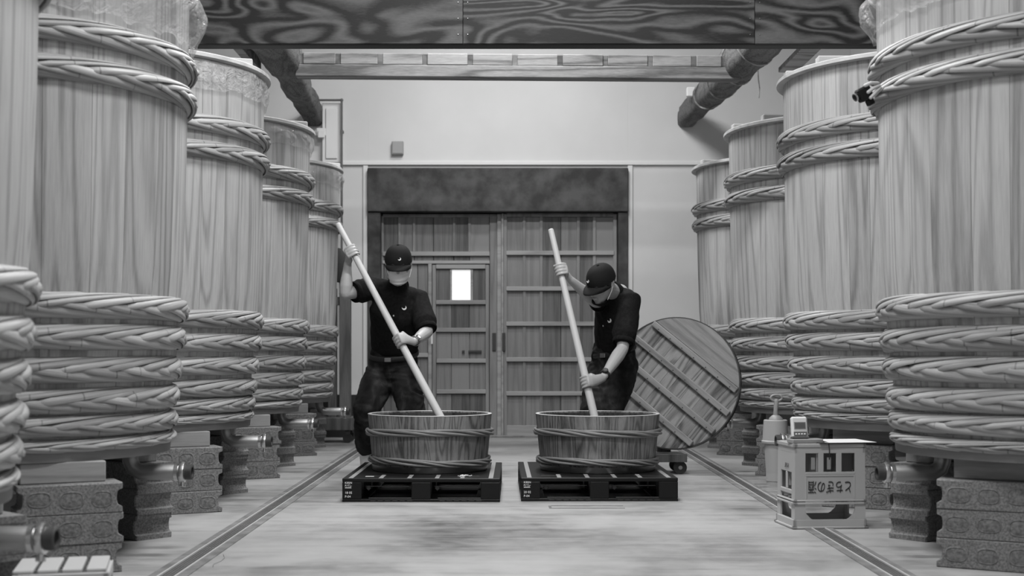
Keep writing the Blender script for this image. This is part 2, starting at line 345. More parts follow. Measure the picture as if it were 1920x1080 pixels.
# ------------------------------------------------------------------ overhead timbers
bm = empty('ceiling_beam', (0, 8.1, 0), 'large dark beam clad in knotty plywood across the top of the picture', 'beam')
BZ = CH+(HZ-83)/F*8.1
obj('core', MB().box(WX0+.01, WX1-.01, .02, .13, BZ, BZ+.5, .004), M['beam_core'], bm)
for a, b in zip((WX0+.01, -2.063, -.243, 1.572), (-2.063, -.243, 1.572, WX1-.01)):
    o = obj('cladding_board', MB().box(a+.0015, b-.0015, 0, .02, BZ+.004, BZ+.5, .002), M['beam'], bm)
    for ex in (a+.03, b-.03):
        for k in range(4): obj('nail', MB().ball((ex, -.001, BZ+.06+k*.1), .004, nu=6, nv=4), M['steel_dull'], o)
for sgn, nm in ((-1, 'left'), (1, 'right')):
    pts = ([P(588, 220, 13.08), P(577, 196, 12.7), P(556, 160, 11.6), P(535, 118, 10.7), P(515, 82, 10.0), P(470, 20, 9.0), P(440, -25, 8.36)] if sgn < 0 else
           [P(1287, 222, 13.08), P(1305, 202, 12.7), P(1340, 165, 11.7), P(1378, 125, 10.75), P(1415, 85, 10.05), P(1470, 20, 9.0), P(1515, -30, 8.36)])
    rr = [.09, .098, .114, .13, .14, .15, .16]
    P2 = []; R2 = []
    for i in range(len(pts)-1):
        for k in range(6):
            t = k/6; q = pts[i].lerp(pts[i+1], t); P2.append(q); R2.append(rr[i]*(1-t)+rr[i+1]*t)
    P2.append(pts[-1]); R2.append(rr[-1])
    mb = MB(); rings = []
    for q, r in zip(P2, R2):
        rg = []
        for j in range(20):
            t = 2*PI*j/20; k = 1/max(abs(math.cos(t)), abs(math.sin(t)))**.75
            d = Vector((math.cos(t), 0, math.sin(t)))*r*k; p = q+d
            p += d.normalized()*(noise.noise(Vector((p.x*4+sgn*9, p.y*2.2, p.z*4)))*.035+noise.noise(Vector((p.x*13, p.y*7, p.z*13)))*.014)
            if p.y > 13.0: p = q+d
            rg.append(p)
        rings.append(rg)
    mb.rings(rings)
    lg = tag(obj('log_rafter', mb, M['log'], smooth=60), 'old crooked log rafter running to the back wall on the %s%s' % (nm, '' if sgn < 0 else ', wrapped with cord'), 'rafter', 'log rafters')
    if sgn > 0:
        for k, yy in enumerate((9.6, 10.1, 10.6, 11.3, 11.8)):
            i = min(range(len(P2)), key=lambda n: abs(P2[n].y-yy)); q, r = P2[i], R2[i]*1.22
            c = [q+Vector((math.cos(t)*r, math.sin(t*1.0+k)*.16, math.sin(t)*r)) for t in [2*PI*j/28 for j in range(28)]]
            obj('cord', MB().tube(c, .008, 6, close=True), M['sill'], lg, smooth=True)
        obj('cord_end', MB().tube([P(1421, 132, 9.9), P(1422, 150, 9.9), P(1424, 165, 9.9), P(1423, 183, 9.9)], .005, 6), M['sill'], lg, smooth=True)
        obj('junction_box', MB().box(*(lambda q: (q.x-.05, q.x+.03, q.y-.03, q.y+.03, q.z-.045, q.z+.045))(P(1297, 173, 12.3)), .008), M['white'], lg)
pl = tag(obj('side_plank', MB().box(-2.02, -1.95, 8.4, 10.55, 3.13, 3.30), M['sill']), 'short sawn plank beside the left log rafter', 'plank', 'planks beside the rafters')
pl = tag(obj('side_plank', MB().box(2.10, 2.24, 8.4, 9.9, 2.98, 3.02), M['sill']), 'sawn board under the corded right log rafter', 'plank', 'planks beside the rafters')
YB = 10.45; zb = lambda y: CH+(HZ-y)/F*YB; xb = lambda x: (x-XC)/F*YB
cb = empty('cross_tie', (0, YB, 0), 'weathered pale cross tie with mortise patches spanning between the logs', 'beam')
cb.rotation_euler = (0, math.radians(.42), 0)
obj('lower_rail', MB().box(xb(548), xb(1385), 0, .14, zb(145), zb(122.5), .006), M['sill'], cb)
mx_ = [558, 628, 707, 791, 876, 960, 1045, 1130, 1214, 1296, 1352]
for i, (a, b) in enumerate(zip(mx_, mx_[1:])):
    obj('filler_block', MB().box(xb(a+4.8), xb(b-4.8), .004*(i % 3), .13, zb(122), zb(101), .004), M['sill'], cb)
for i, a in enumerate(mx_): obj('mortise', MB().box(xb(a-4.6), xb(a+4.6), .010, .13, zb(122), zb(102), .002), M['mortise'], cb)
for x in (550, 1376): obj('king_post', MB().box(xb(x-11 if x > 900 else x-8), xb(x+11 if x > 900 else x+6), .02, .14, zb(122), ROOM_H-.01), M['log'], cb)

# ------------------------------------------------------------------ ceiling lamps (above the frame)
for i, (x, y) in enumerate(LAMPS):
    order = ('behind the camera end', 'second from the camera end', 'in the middle', 'behind the dark beam', 'nearest the back wall')[i]
    t = empty('ceiling_lamp', (x, y, ROOM_H), 'white box lamp on the ceiling, %s' % order, 'lamp', 'ceiling lamps over the aisle')
    obj('housing', MB().box(-.62, .62, -.16, .16, -.10, 0, .01), M['trim'], t); obj('diffuser', MB().box(-.6, .6, -.14, .14, -.115, -.10, .004), M['diffuser'], t)
    ld = bpy.data.lights.new('lamp_light', 'AREA'); ld.shape = 'RECTANGLE'; ld.size = 1.2; ld.size_y = .28; ld.energy = LAMP_POWER*(.6, 1.25, 1.4, 1.05, .45)[i]
    lo = bpy.data.objects.new('lamp_light', ld); COL.objects.link(lo); lo.parent = t; lo.location = (0, 0, -.12)

# ------------------------------------------------------------------ floor drains
def drain(name, x0, x1, y0, y1, shift, label):
    t = empty(name, ((x0+x1)/2, y0, 0), label, 'drain', 'floor drains along the aisle'); L = y1-y0; t.rotation_euler = (0, 0, -math.atan2(shift, L)); hw = (x1-x0)/2
    for s in (-1, 1):
        obj('edge_strip', MB().box(s*hw, s*.036, 0, L, -.02, .004, .001), M['drain'], t)
        obj('rail', MB().box(s*.036, s*.030, 0, L, -.02, .008, .001), M['drain_rail'], t)
    n = int(L/.75)
    pan = MB().box(-.029, .029, .002, .748, -.02, -.008, .001)
    for k in range(5): pan.box(-.027+k*.0125, -.0225+k*.0125, .004, .746, -.008, .003, .0005)
    for k in range(37): pan.box(-.028, .028, .01+k*.02, .0135+k*.02, -.008, .0015, .0003)
    me = pan.mesh('grate', M['grate'])
    for k in range(n): obj('grate', me, None, t, (0, k*.75, 0))
    return t
drain('floor_drain', -1.36, -1.21, 1.2, 12.9, .04, 'long grated drain channel in the floor along the left vats')
drain('floor_drain', 1.385, 1.525, 1.2, 12.9, .17, 'long grated drain channel in the floor along the right vats')
hp = P(1102, 951, 2443*.853/290); 
h = struct(obj('trim_5', MB().box(hp.x-.215, hp.x+.2, hp.y-.06, hp.y-.045, 0, .0025, .0005).box(hp.x-.215, hp.x-.20, hp.y-.045, hp.y+.06, 0, .0025, .0005).box(hp.x-.2, hp.x+.2, hp.y+.052, hp.y+.06, 0, .0025, .0005), M['drain']))
st = tag(obj('string_scrap', MB().tube([P(400, 1060, 5.17)+Vector((0, 0, 0))]+[Vector(((x-XC)/F*(F*CH/(y-HZ)), F*CH/(y-HZ), .003)) for x, y in ((383, 1068), (400, 1059), (414, 1053), (421, 1047), (419, 1040))][1:], .0012, 6), M['panel'], smooth=True), 'thin curl of string lying on the floor by the left drain', 'string')

# ------------------------------------------------------------------ vats
ZB = .43                                                   # underside of every vat
PROF = [(0, .664), (.15, .679), (.3, .693), (.56, .720), (.78, .737), (1.2, .751), (1.6, .759), (1.985, .765)]
def body_r(z):
    for (a, ra), (b, rb) in zip(PROF, PROF[1:]):
        if z <= b: return ra+(rb-ra)*(z-a)/(b-a)
    return PROF[-1][1]
rs = random.Random(3); cuts = [0]
while cuts[-1] < 2*PI: cuts.append(cuts[-1]+rs.uniform(.16, .26))
cuts = [c*2*PI/cuts[-1] for c in cuts]
STAVES = []
for a, b in zip(cuts, cuts[1:]):
    mb = MB(); g = .0009; nn = 4
    def arc(z, r, a=a, b=b): return [(r*(1 if 0 < j < nn else .9975)*math.cos(a+g+(b-a-2*g)*j/nn), r*(1 if 0 < j < nn else .9975)*math.sin(a+g+(b-a-2*g)*j/nn), z) for j in range(nn+1)]
    mb.rings([arc(z, r)+arc(z, r-.045)[::-1] for z, r in PROF]); STAVES.append(mb.mesh('stave', M['vat'], 30))
NS = 25; STEP = 2*PI/NS; RREF = .74; HA, HB = .047, .030
def strand_rings(sign, seed, ns=18, npf=8):
    r_ = random.Random(seed); span = STEP*4.4*r_.uniform(.92, 1.08); wd = .0165*r_.uniform(.82, 1.15); ph = r_.uniform(-6, 6); out = []; uv = []
    for i in range(ns):
        t = i/(ns-1); th = (t-.28)*span
        phi = math.radians(-22+ph+128*(t**.92)); lift = -.017+.024*min(1, t/.16)-.014*max(0, (t-.16)/.84)
        ww = wd*(.55+.45*min(1, t/.15))*(1-.25*max(0, (t-.7)/.3)); tk = .0085
        cr = (HB+lift)*math.cos(phi); cz = (HA-.004+lift)*math.sin(phi); ring = []
        for j in range(npf):
            q = 2*PI*j/npf; e = ww*math.cos(q); n_ = tk*math.sin(q)-sign*e*.38*min(1, t/.2)
            rr = RREF-.004+cr-math.sin(phi)*e*.8+math.cos(phi)*n_; zz = sign*(cz+math.cos(phi)*e+math.sin(phi)*n_)
            ring.append((rr*math.cos(th), rr*math.sin(th), zz)); uv.append((th*RREF+seed*.37, j/npf))
        out.append(ring if sign > 0 else ring[::-1])
    return out
SVAR = {(s, k): strand_rings(s, k*7+(3 if s > 0 else 5)) for s in (1, -1) for k in range(6)}
SMESH = {}
def strand_mesh(key):
    if key not in SMESH:
        mb = MB(); mb.rings(SVAR[key]); n = len(SVAR[key][0])
        mb.uv = [(i*.8/17+key[1]*.31, j/n) for i in range(len(SVAR[key])) for j in range(n)]
        SMESH[key] = mb.mesh('strand', M['bamboo'], 70)
    return SMESH[key]
LOWRES = {k: strand_rings(k[0], k[1]*7+(3 if k[0] > 0 else 5), 7, 6) for k in SVAR}
HOOPS = [(2.085, .046), (1.945, .046), (1.037, .049), (.912, .049), (.787, .049), (.667, .047), (.565, .041), (.494, .026)]
VATS = [  # side, index, x, y, how to call it, label, film (length, bulge), lid battens
    (-1, -1, -2.075, 3.58, 'the nearest left vat', 'tall pale wooden vat at the left frame edge, nearest the camera and blurred', None),
    (-1, 0, -2.12, 5.56, 'the second left vat', 'tall braided-hoop wooden vat, second of the left row, thick plastic bulging from its top', (.26, .06)),
    (-1, 1, -2.14, 7.47, 'the third left vat', 'tall braided-hoop wooden vat, third of the left row, plastic film under its lid', (.15, .016)),
    (-1, 2, -2.15, 9.35, 'the fourth left vat', 'tall braided-hoop wooden vat, fourth of the left row', (.13, .016)),
    (-1, 3, -2.18, 11.28, 'the last left vat', 'tall braided-hoop wooden vat at the far end of the left row', (.15, .03)),
    (1, 0, 2.38, 5.52, 'the nearest right vat', 'large braided-hoop wooden vat nearest on the right, cut by the frame', (.185, .05)),
    (1, 1, 2.41, 7.55, 'the second right vat', 'braided-hoop wooden vat, second of the right row, behind the plastic crate', None),
    (1, 2, 2.41, 9.39, 'the third right vat', 'braided-hoop wooden vat, third of the right row, behind the leaning round cover', None),
    (1, 3, 2.44, 11.2, 'the last right vat', 'braided-hoop wooden vat at the far end of the right row', None)]
def clear_view(p, me):
    for v in VATS:
        if v is me: continue
        c = Vector((v[2], v[3])); d = Vector((p.x, p.y)); t = max(0, min(1, c.dot(d)/d.dot(d)))
        if (d*t-c).length < .70: return False
    return True
BLOCK_OUT = []
L2_, T2_ = .195, .058
def half(n=7):
    pts = [(L2_, -T2_), (L2_, -.036)]
    pts += [(L2_-.022*math.cos(-PI/2+PI*i/n)**.5 if 0 < i < n else L2_-.006, .034*math.sin(-PI/2+PI*i/n)) for i in range(n+1)]
    pts += [(L2_, .036), (L2_, T2_)]; return pts
BLOCK_OUT = half()+[(-x, -y) for x, y in half()]
XZ = Matrix(((1, 0, 0, 0), (0, 0, 1, 0), (0, 1, 0, 0), (0, 0, 0, 1)))
def inset(k): return [(x-(.005*k if x > 0 else -.005*k), z*(1-.07*k)) for x, z in BLOCK_OUT]
BLOCK_ME = MB().rings([[(x, y, z) for x, z in inset(k)] for y, k in ((-.095, 1), (-.090, 0), (.090, 0), (.095, 1))]).mesh('concrete_block', M['block'])
def oval(w_, h_, n=16):
    return [(w_*(abs(math.cos(t))**.7)*(1 if math.cos(t) > 0 else -1), h_*(abs(math.sin(t))**.7)*(1 if math.sin(t) > 0 else -1)) for t in [2*PI*i/n for i in range(n)]]
mb = MB(); o1 = oval(.047, .038); o2 = oval(.040, .031); n = len(o1)
mb.rings([[(x, 0, z) for x, z in o1], [(x, -.0035, z) for x, z in o2], [(x*.93, -.0008, z*.93) for x, z in o2], [(x*.5, -.0035, z*.5) for x, z in o2]])
PLUG_ME = mb.mesh('core_plug', M['plug'], 20)
LEVEL = ('bottom', 'middle', 'top')
HOOP_CORE = MB().lathe([(RREF-.03, -HA*.9), (RREF+HB*.45, -HA*.55), (RREF+HB*.72, 0), (RREF+HB*.45, HA*.55), (RREF-.03, HA*.9)], 64, closed=True)
def vat(v):
    s, idx, X, Y, call, label, film = v
    rv = random.Random(idx*11+s*5+40)
    t = empty('fermentation_vat', (X, Y, ZB), label, 'vat', 'wooden vats in two rows')
    ro = rv.uniform(0, 6)
    for me in STAVES: obj('stave', me, None, t, rot=(0, 0, ro))
    obj('base_band', MB().lathe([(.660, 0), (.683, 0), (.687, .045), (.662, .045)], 64, closed=True), M['vat_band'], t, smooth=40)
    obj('bottom_board', MB().lathe([(.62, .01), (.62, .05)], 48), M['vat'], t)
    ry = math.atan2(-Y, -X)
    for hz, ha in HOOPS:
        z = hz-ZB+rv.uniform(-.006, .006); k = (body_r(z)+.001)/RREF; kz = ha/HA
        rest = MB(); rest.add(HOOP_CORE.v, HOOP_CORE.f, HOOP_CORE.uv)
        hp = obj('hoop', MB().add(((0, 0, 0),)*3, ()), M['core'], t, (0, 0, z), (rv.uniform(-.006, .006), rv.uniform(-.006, .006), 0), scale=(k, k, kz))
        off = rv.uniform(0, STEP)
        for i in range(NS):
            for sg in (1, -1):
                a = off+i*STEP+(STEP*.5 if sg < 0 else 0)+rv.uniform(-.015, .015); key = (sg, rv.randrange(6)); am = a+.1
                q = Vector((X+body_r(z)*math.cos(am), Y+body_r(z)*math.sin(am), 0)); nrm = Vector((math.cos(am), math.sin(am)))
                facing = nrm.dot(-Vector((q.x, q.y)).normalized())
                inview = abs((q.x/q.y*F+XC)-960) < 1050
                if facing > -.2 and inview and clear_view(q, v):
                    obj('strand', strand_mesh(key), None, hp, (0, 0, 0), (0, 0, a), scale=(1+rv.uniform(-.004, .004),)*2+(1,))
                else:
                    R = Matrix.Rotation(a, 3, 'Z'); rest.rings([[R @ Vector(p) for p in r] for r in LOWRES[key]])
        hp.data = rest.mesh('hoop', M['bamboo'], 70)
    # outlet pipe under the vat
    xe = -s*(1.575 if s > 0 else -1.31); x0 = (1.86 if s > 0 else -1.58)-X; x1 = (1.60 if s > 0 else -1.335)-X; zp = .345-ZB; yp = -.02
    d = -s
    if idx < 0: x0 += .10; x1 += .10
    pp = obj('outlet_pipe', MB().tube([(x0+s*.0, yp, .0), (x0, yp, zp+.05), (x0+d*.012, yp, zp+.018), (x0+d*.045, yp, zp), (x0+d*.09, yp, zp), (x1-d*.05, yp, zp)], .034, 16), M['steel_dull'], t, smooth=60)
    obj('ferrule', MB().cyl((x1-d*.055, yp, zp), (x1-d*.04, yp, zp), .038), M['steel'], pp, smooth=40)
    cl = obj('clamp', MB().lathe([(.036, -.012), (.043, -.010), (.045, 0), (.043, .010), (.036, .012)], 24), M['steel'], pp, smooth=50)
    cl.location = (x1-d*.022, yp, zp); cl.rotation_euler = (0, PI/2, 0)
    obj('wing_nut', MB().cyl((x1-d*.022, yp-.01, zp-.06), (x1-d*.022, yp-.01, zp-.035), .007, n=8).box(x1-d*.022-.014, x1-d*.022+.014, yp-.014, yp-.006, zp-.062, zp-.05, .002), M['steel'], pp)
    obj('end_cap', MB().lathe([(.033, 0), (.033, .028), (.029, .032), (.022, .030), (.022, .02)], 20), M['iron'], pp, (x1-d*.012, yp, zp), (0, d*PI/2, 0), smooth=40)
    # lid and film resting on the vat
    ln = (.10, .17, .23)[rv.randrange(3)]
    rim = 1.985
    ld = empty('vat_lid', (X, Y, ZB+rim+(.004 if film else .0)), 'round board lid on %s' % call, 'lid', 'lids on the vats')
    obj('disc', MB().lathe([(.79, 0), (.803, .004), (.803, .022), (.796, .028)], 72), M['vat_end'], ld, smooth=40)
    for k in (-.38, 0, .38):
        hw = math.sqrt(.77**2-k*k)
        o = obj('batten', MB().box(-hw, hw, k-.035, k+.035, .028, .068, .006), M['vat_end'], ld)
    ld.rotation_euler = (0, 0, math.radians(12*s+ (200 if s < 0 else -20)+idx*7))
    if film:
        L, bulge = film; nr, nt = 12, 220; rings = []
        for i in range(nr+1):
            u = i/nr; ring = []
            for j in range(nt):
                a = 2*PI*j/nt; e = Vector((math.cos(a)*4, math.sin(a)*4, idx*3.1))
                ll = L*(1+.16*noise.noise(e*1.3)+.08*noise.noise(e*4)) ; zz = rim+.002-u*ll
                r = .772+bulge*math.sin(PI*min(1, u*1.05)**.8)*(1+.5*noise.noise(e*1.1))+.004
                cr = noise.noise(Vector((math.cos(a)*11, math.sin(a)*11, u*3+idx)))*.014+noise.noise(Vector((math.cos(a)*26, math.sin(a)*26, u*7)))*.010
                r += cr*(.3+u if u < .7 else 1-u+.35)+ (abs(bulge)>.03)*noise.noise(Vector((math.cos(a)*5, math.sin(a)*5, u*2.2)))*.02
                r = max(r, body_r(zz)+.004); ring.append((r*math.cos(a), r*math.sin(a), zz))
            rings.append(ring)
        tag(obj('plastic_sheet', MB().rings(rings, cap=False), M['film'], loc=(X, Y, ZB), smooth=75), 'crumpled clear plastic film hanging round the rim of %s' % call, 'plastic sheet', 'plastic sheets under the lids')
    # piles of concrete blocks with timber pads
    for pile, (ox, oy, rz) in (('front', (-.43*s, -.34 if s > 0 else -.50, -s*math.radians(28))), ('rear', (-.39*s, .53, s*math.radians(-48)+(PI/2 if True else 0)))):
        cx, cy = X+ox, Y+oy
        for lv in range(3):
            b = obj('concrete_block', BLOCK_ME, None, None, (cx+rv.uniform(-.006, .006), cy+rv.uniform(-.006, .006), .0581+lv*.1161), (0, 0, rz+rv.uniform(-.015, .015)))
            tag(b, '%s concrete block of the %s pile under %s' % (LEVEL[lv], pile, call), 'concrete block', 'concrete blocks under the vats')
            for px in (-.115, 0, .115): obj('core_plug', PLUG_ME, None, b, (px+rv.uniform(-.004, .004), -.0945, rv.uniform(-.004, .004)), scale=(rv.uniform(.9, 1.05), 1, rv.uniform(.85, 1.05)))
        b = obj('timber_pad', MB().box(-.16, .16, -.06, .06, 0, ZB-.3489, .004), M['timber'], None, (cx+.03*s, cy+.02, .3487), (0, 0, rz))
        tag(b, 'sawn timber pad on the %s block pile under %s' % (pile, call), 'timber', 'timber pads on the block piles')
for v in VATS: vat(v)

# small black camera clipped at the upper hoops of the nearest right vat
cc = P(1622, 175, 5.36)
t = empty('clip_camera', cc, 'small black camera clipped to the upper hoops of the nearest right vat', 'camera'); t.rotation_euler = (0, math.radians(-28), math.radians(15))
obj('body', MB().box(-.035, .025, -.02, .02, -.028, .028, .006), M['black_plastic'], t); obj('lens', MB().cyl((-.036, 0, .004), (-.05, 0, .004), .016), M['black_plastic'], t)
obj('lens_ring', MB().lathe([(.013, 0), (.017, 0), (.017, .006), (.013, .006)], 20, closed=True), M['steel'], t, (-.052, 0, .004), (0, PI/2, 0))
obj('foot', MB().box(-.012, .02, -.012, .012, -.055, -.028, .004), M['black_plastic'], t)
for k, zz in enumerate((.03, .0, -.025)): obj('clip_finger', MB().tube([(.0, -.024, zz), (.03, -.022, zz*.8+.004), (.07, -.005, zz*.4)], .0075, 8), M['vat_end'], t, smooth=True)

# ------------------------------------------------------------------ pallets
def text(s, size, name, mat, parent, loc, rot=(PI/2, 0, 0), align='LEFT', ext=.0006, sx=1.0):
    cu = bpy.data.curves.new(name, 'FONT'); cu.body = s; cu.size = size; cu.extrude = ext; cu.align_x = align; cu.resolution_u = 3
    tmp = bpy.data.objects.new(name, cu); COL.objects.link(tmp); bpy.context.view_layer.update()
    me = bpy.data.meshes.new_from_object(tmp.evaluated_get(bpy.context.evaluated_depsgraph_get())); bpy.data.objects.remove(tmp)
    me.materials.clear(); me.materials.append(M[mat]); o = bpy.data.objects.new(name, me); COL.objects.link(o)
    o.parent = parent; o.location = loc; o.rotation_euler = rot; o.scale = (sx, 1, 1); return o
PW, PD, PH = .9, 1.1, .135
def pallet(x0, y0, date, label, rz):
    t = empty('plastic_pallet', (x0+PW/2, y0, 0), label, 'pallet', 'black plastic pallets'); t.rotation_euler = (0, 0, rz); h = PW/2
    dk = obj('deck', MB().box(-h, h, 0, PD, PH-.022, PH, .003), M['black_plastic'], t)
    obj('bottom_deck', MB().box(-h, h, 0, .10, 0, .016, .002).box(-h, h, PD-.10, PD, 0, .016, .002).box(-h, h, .5, .6, 0, .016, .002).box(-h, -h+.14, .1, PD-.1, 0, .016, .002).box(h-.14, h, .1, PD-.1, 0, .016, .002), M['black_plastic'], t)
    for y_ in (0, .49, PD-.12):
        for x_ in (-h, -.055, h-.11): obj('leg', MB().box(x_, x_+.11, y_, y_+.12, .016, PH-.022, .003), M['black_plastic'], t)
    for x_ in (-h+.11, .055):
        obj('fork_lip', MB().box(x_+.04, x_+.30, .004, .012, .020, .024, .001).box(x_+.02, x_+.27, .03, .04, .085, .09, .001), M['iron'], t)
        for k in range(6): obj('bottom_rib', MB().box(x_+.05+k*.042, x_+.08+k*.042, -.0015, .002, .006, .009, .0005), M['iron'], t)
        obj('guide_block', MB().box(-.012, .012, 0, .01, -.012, .012, .002), M['iron'], t, (x_+.035, .05, .075), (0, PI/4, 0))
    for x_ in (-h+.035, h-.065): obj('grip_stripe', MB().box(x_, x_+.026, .004, PD-.01, PH, PH+.002, .0005), M['stripe'], t)
    for x_ in (-.23, -.068, .09, .235): obj('grip_stripe', MB().box(x_-.012, x_+.012, .006, .20, PH, PH+.002, .0005), M['stripe'], t)
    for x_ in (-.27, .27): obj('deck_slot', MB().box(x_-.06, x_+.06, .13, .155, PH, PH+.001, .0003), M['rubber'], t)
    for s_, sz, z_ in (('KIRIN', .0165, .104), ('Pパレ', .0165, .087), (date, .0185, .047), ('P-04', .0185, .025)):
        text(s_, sz, 'lettering', 'print', t, (-h+.015, -.0008, z_))
    obj('underline', MB().box(-h+.016, -h+.052, -.001, 0, .079, .083, .0002), M['print'], t)
    return t
PA = pallet(-.912, 7.43, '18 05', 'black plastic pallet under the left tub, marked 18 05', math.radians(-.6))
PB = pallet(.109, 7.47, '20 02', 'black plastic pallet under the right tub, marked 20 02', math.radians(.2))
obj('paper_scrap', MB().box(-.33, -.28, .10, .12, PH, PH+.0015, .0003), M['paper'], PA)
# ------------------------------------------------------------------ tubs
def tub(cx, cy, label, seed, nhoop):
    rv = random.Random(seed); z0 = PH+.002; t = empty('wooden_tub', (cx, cy, z0), label, 'tub', 'low wooden mixing tubs')
    H = .343; rb, rt = .349, .381
    def rad(z): return rb+(rt-rb)*z/H
    cuts = [0]
    while cuts[-1] < 2*PI: cuts.append(cuts[-1]+rv.uniform(.16, .30))
    cuts = [c*2*PI/cuts[-1]+.3 for c in cuts]
    for a, b in zip(cuts, cuts[1:]):
        nn = 4; g = .001
        def arc(z, r): return [(r*(1 if 0 < j < nn else .9975)*math.cos(a+g+(b-a-2*g)*j/nn), r*(1 if 0 < j < nn else .9975)*math.sin(a+g+(b-a-2*g)*j/nn), z) for j in range(nn+1)]
        st = obj('stave', MB().rings([arc(z, rad(z))+arc(z, rad(z)-.02)[::-1] for z in (0, H*.5, H-.003)]), M['tub'], t, smooth=30)
        obj('inner_face', MB().rings([arc(z, rad(z)-.0205)+arc(z, rad(z)-.022)[::-1] for z in (.03, H-.012)]), M['tub_in'], st, smooth=30)
    obj('bottom_board', MB().lathe([(.33, .02), (.333, .045)], 40), M['tub_in'], t)
    obj('rim_edge', MB().lathe([(rt-.0205, H-.004), (rt+.0005, H-.004), (rt+.0005, H-.001), (rt-.003, H), (rt-.018, H), (rt-.0205, H-.002)], 72, closed=True), M['vat_end'], t, smooth=30)
    obj('base_band', MB().lathe([(rb-.002, .002), (rb+.004, .002), (rb+.008, .036), (rb-.002, .036)], 64, closed=True), M['copper'], t, smooth=40)
    for hz, sc in ((.237, 1.0), (.062, .95)):
        hp = obj('hoop', MB().lathe([(rad(hz)-.004, -.012), (rad(hz)+.008, -.010), (rad(hz)+.012, 0), (rad(hz)+.008, .010), (rad(hz)-.004, .012)], 48, closed=True), M['tub_bamboo'], t, (0, 0, hz), (rv.uniform(-.008, .008), rv.uniform(-.008, .008), rv.uniform(0, 6)))
        for k in range(4):
            pts = []; tw = 3
            for j in range(120):
                a = 2*PI*j/120; al = -tw*a+k*2*PI/4+.35*math.sin(3*a+k)
                pts.append(((rad(hz)+.010+.0085*math.cos(al))*math.cos(a), (rad(hz)+.010+.0085*math.cos(al))*math.sin(a), .0145*math.sin(al)+.006*math.sin(2*a+seed)))
            mb = MB(); mb.tube(pts, .0092*sc, 8, side=(0, 0, 1), close=True); mb.uv = [(i//8*.04, (i % 8)/8) for i in range(len(mb.v))]
            obj('strand', mb, M['tub_bamboo'], hp, smooth=70)
    return t
T1 = tub(-.444, 8.03, 'low round wooden tub on the left pallet', 4, 2)
T2 = tub(.588, 8.03, 'low round wooden tub on the right pallet', 9, 2)
rv = random.Random(5); mb = MB(); q = P(870, 889, 7.6)
for k in range(40): mb.ball((q.x+rv.gauss(0, .016), 7.53+rv.gauss(0, .012), PH+.004+rv.random()*.006), (.004, .003, .003), nu=6, nv=4)
gr = tag(stuff(obj('spilled_rice', mb, M['print'])), 'little heap of spilled white rice on the left pallet edge', 'rice')

# ------------------------------------------------------------------ people
def bake(mb, name, mat, voxel, smooth_it=4, parent=None, fold=None):
    o = obj(name, mb); m_ = o.modifiers.new('r', 'REMESH'); m_.mode = 'VOXEL'; m_.voxel_size = voxel; m_.use_smooth_shade = True
    if smooth_it: s_ = o.modifiers.new('s', 'SMOOTH'); s_.iterations = smooth_it; s_.factor = .5
    bpy.context.view_layer.update()
    me = bpy.data.meshes.new_from_object(o.evaluated_get(bpy.context.evaluated_depsgraph_get())); old = o.data
    bpy.data.objects.remove(o); me.name = name
    if fold:
        sc, amp, dirw = fold; nr = [v.normal.copy() for v in me.vertices]
        for v, n_ in zip(me.vertices, nr):
            p = v.co; q = Vector((p.x*dirw[0], p.y*dirw[1], p.z*dirw[2]))*sc
            a = noise.noise(q+Vector((3, 1, 7))+Vector((1, 1, 1))*noise.noise(q*.6)*1.4)
            v.co = p+n_*(amp*(1-abs(a)*2.4)+amp*.5*noise.noise(q*2.3))
    me.polygons.foreach_set('use_smooth', [True]*len(me.polygons)); me.materials.clear()
    me.materials.append(mat); me.update()
    n = bpy.data.objects.new(name, me); COL.objects.link(n)
    if parent: n.parent = parent
    return n
def chain(a, b, n): return [Vector(a).lerp(Vector(b), i/n) for i in range(n+1)]
def grip(mb, C, d, w_, u_, wrist, r=.022, flip=1):
    # C grip centre on the pole axis, d pole axis towards the thumb, w_ towards the back of the hand, u_ direction in which the fingers leave
    d = d.normalized(); w_ = (w_-d*w_.dot(d)).normalized(); u_ = (u_-d*u_.dot(d)-w_*u_.dot(w_)).normalized()
    fr = .0082
    def at(ang, off, rr): return C+d*off+(w_*math.cos(ang)+u_*math.sin(ang))*rr
    offs = (.034, .0125, -.009, -.030); ends = (3.75, 4.0, 3.95, 3.6); rads = (.0084, .0088, .0084, .0074)
    kn = []
    for o_, e_, f_ in zip(offs, ends, rads):
        k0 = at(.62, o_*.95, r+fr*1.9+.004); kn.append(k0); pts = [k0]
        for k in range(1, 8): pts.append(at(.62+(e_-.62)*k/7, o_, r+fr*(1.15 if k > 1 else 1.5)))
        mb.tube(pts, [f_*1.12, f_*1.12, f_*1.08, f_*1.0, f_*1.02, f_*.95, f_*.9, f_*.82], 10)
    heel = [at(-.55, o_, r+.016) for o_ in (.026, -.028)]
    mid = at(.05, 0, r+.014)
    wr = Vector(wrist)
    mb.tube([wr, wr.lerp((heel[0]+heel[1])/2, .75), mid, (kn[0]+kn[3])/2], [(.027, .021), (.036, .019), (.041, .0155), (.040, .0115)], 14, side=d)
    th0 = heel[0].lerp(wr, .35)
    mb.tube([th0, at(-.75, .045, r+.014), at(-1.45, .050, r+.010), at(-2.2, .046, r+.009), at(-2.7, .043, r+.009)], [.016, .0135, .0105, .0095, .0085], 10)
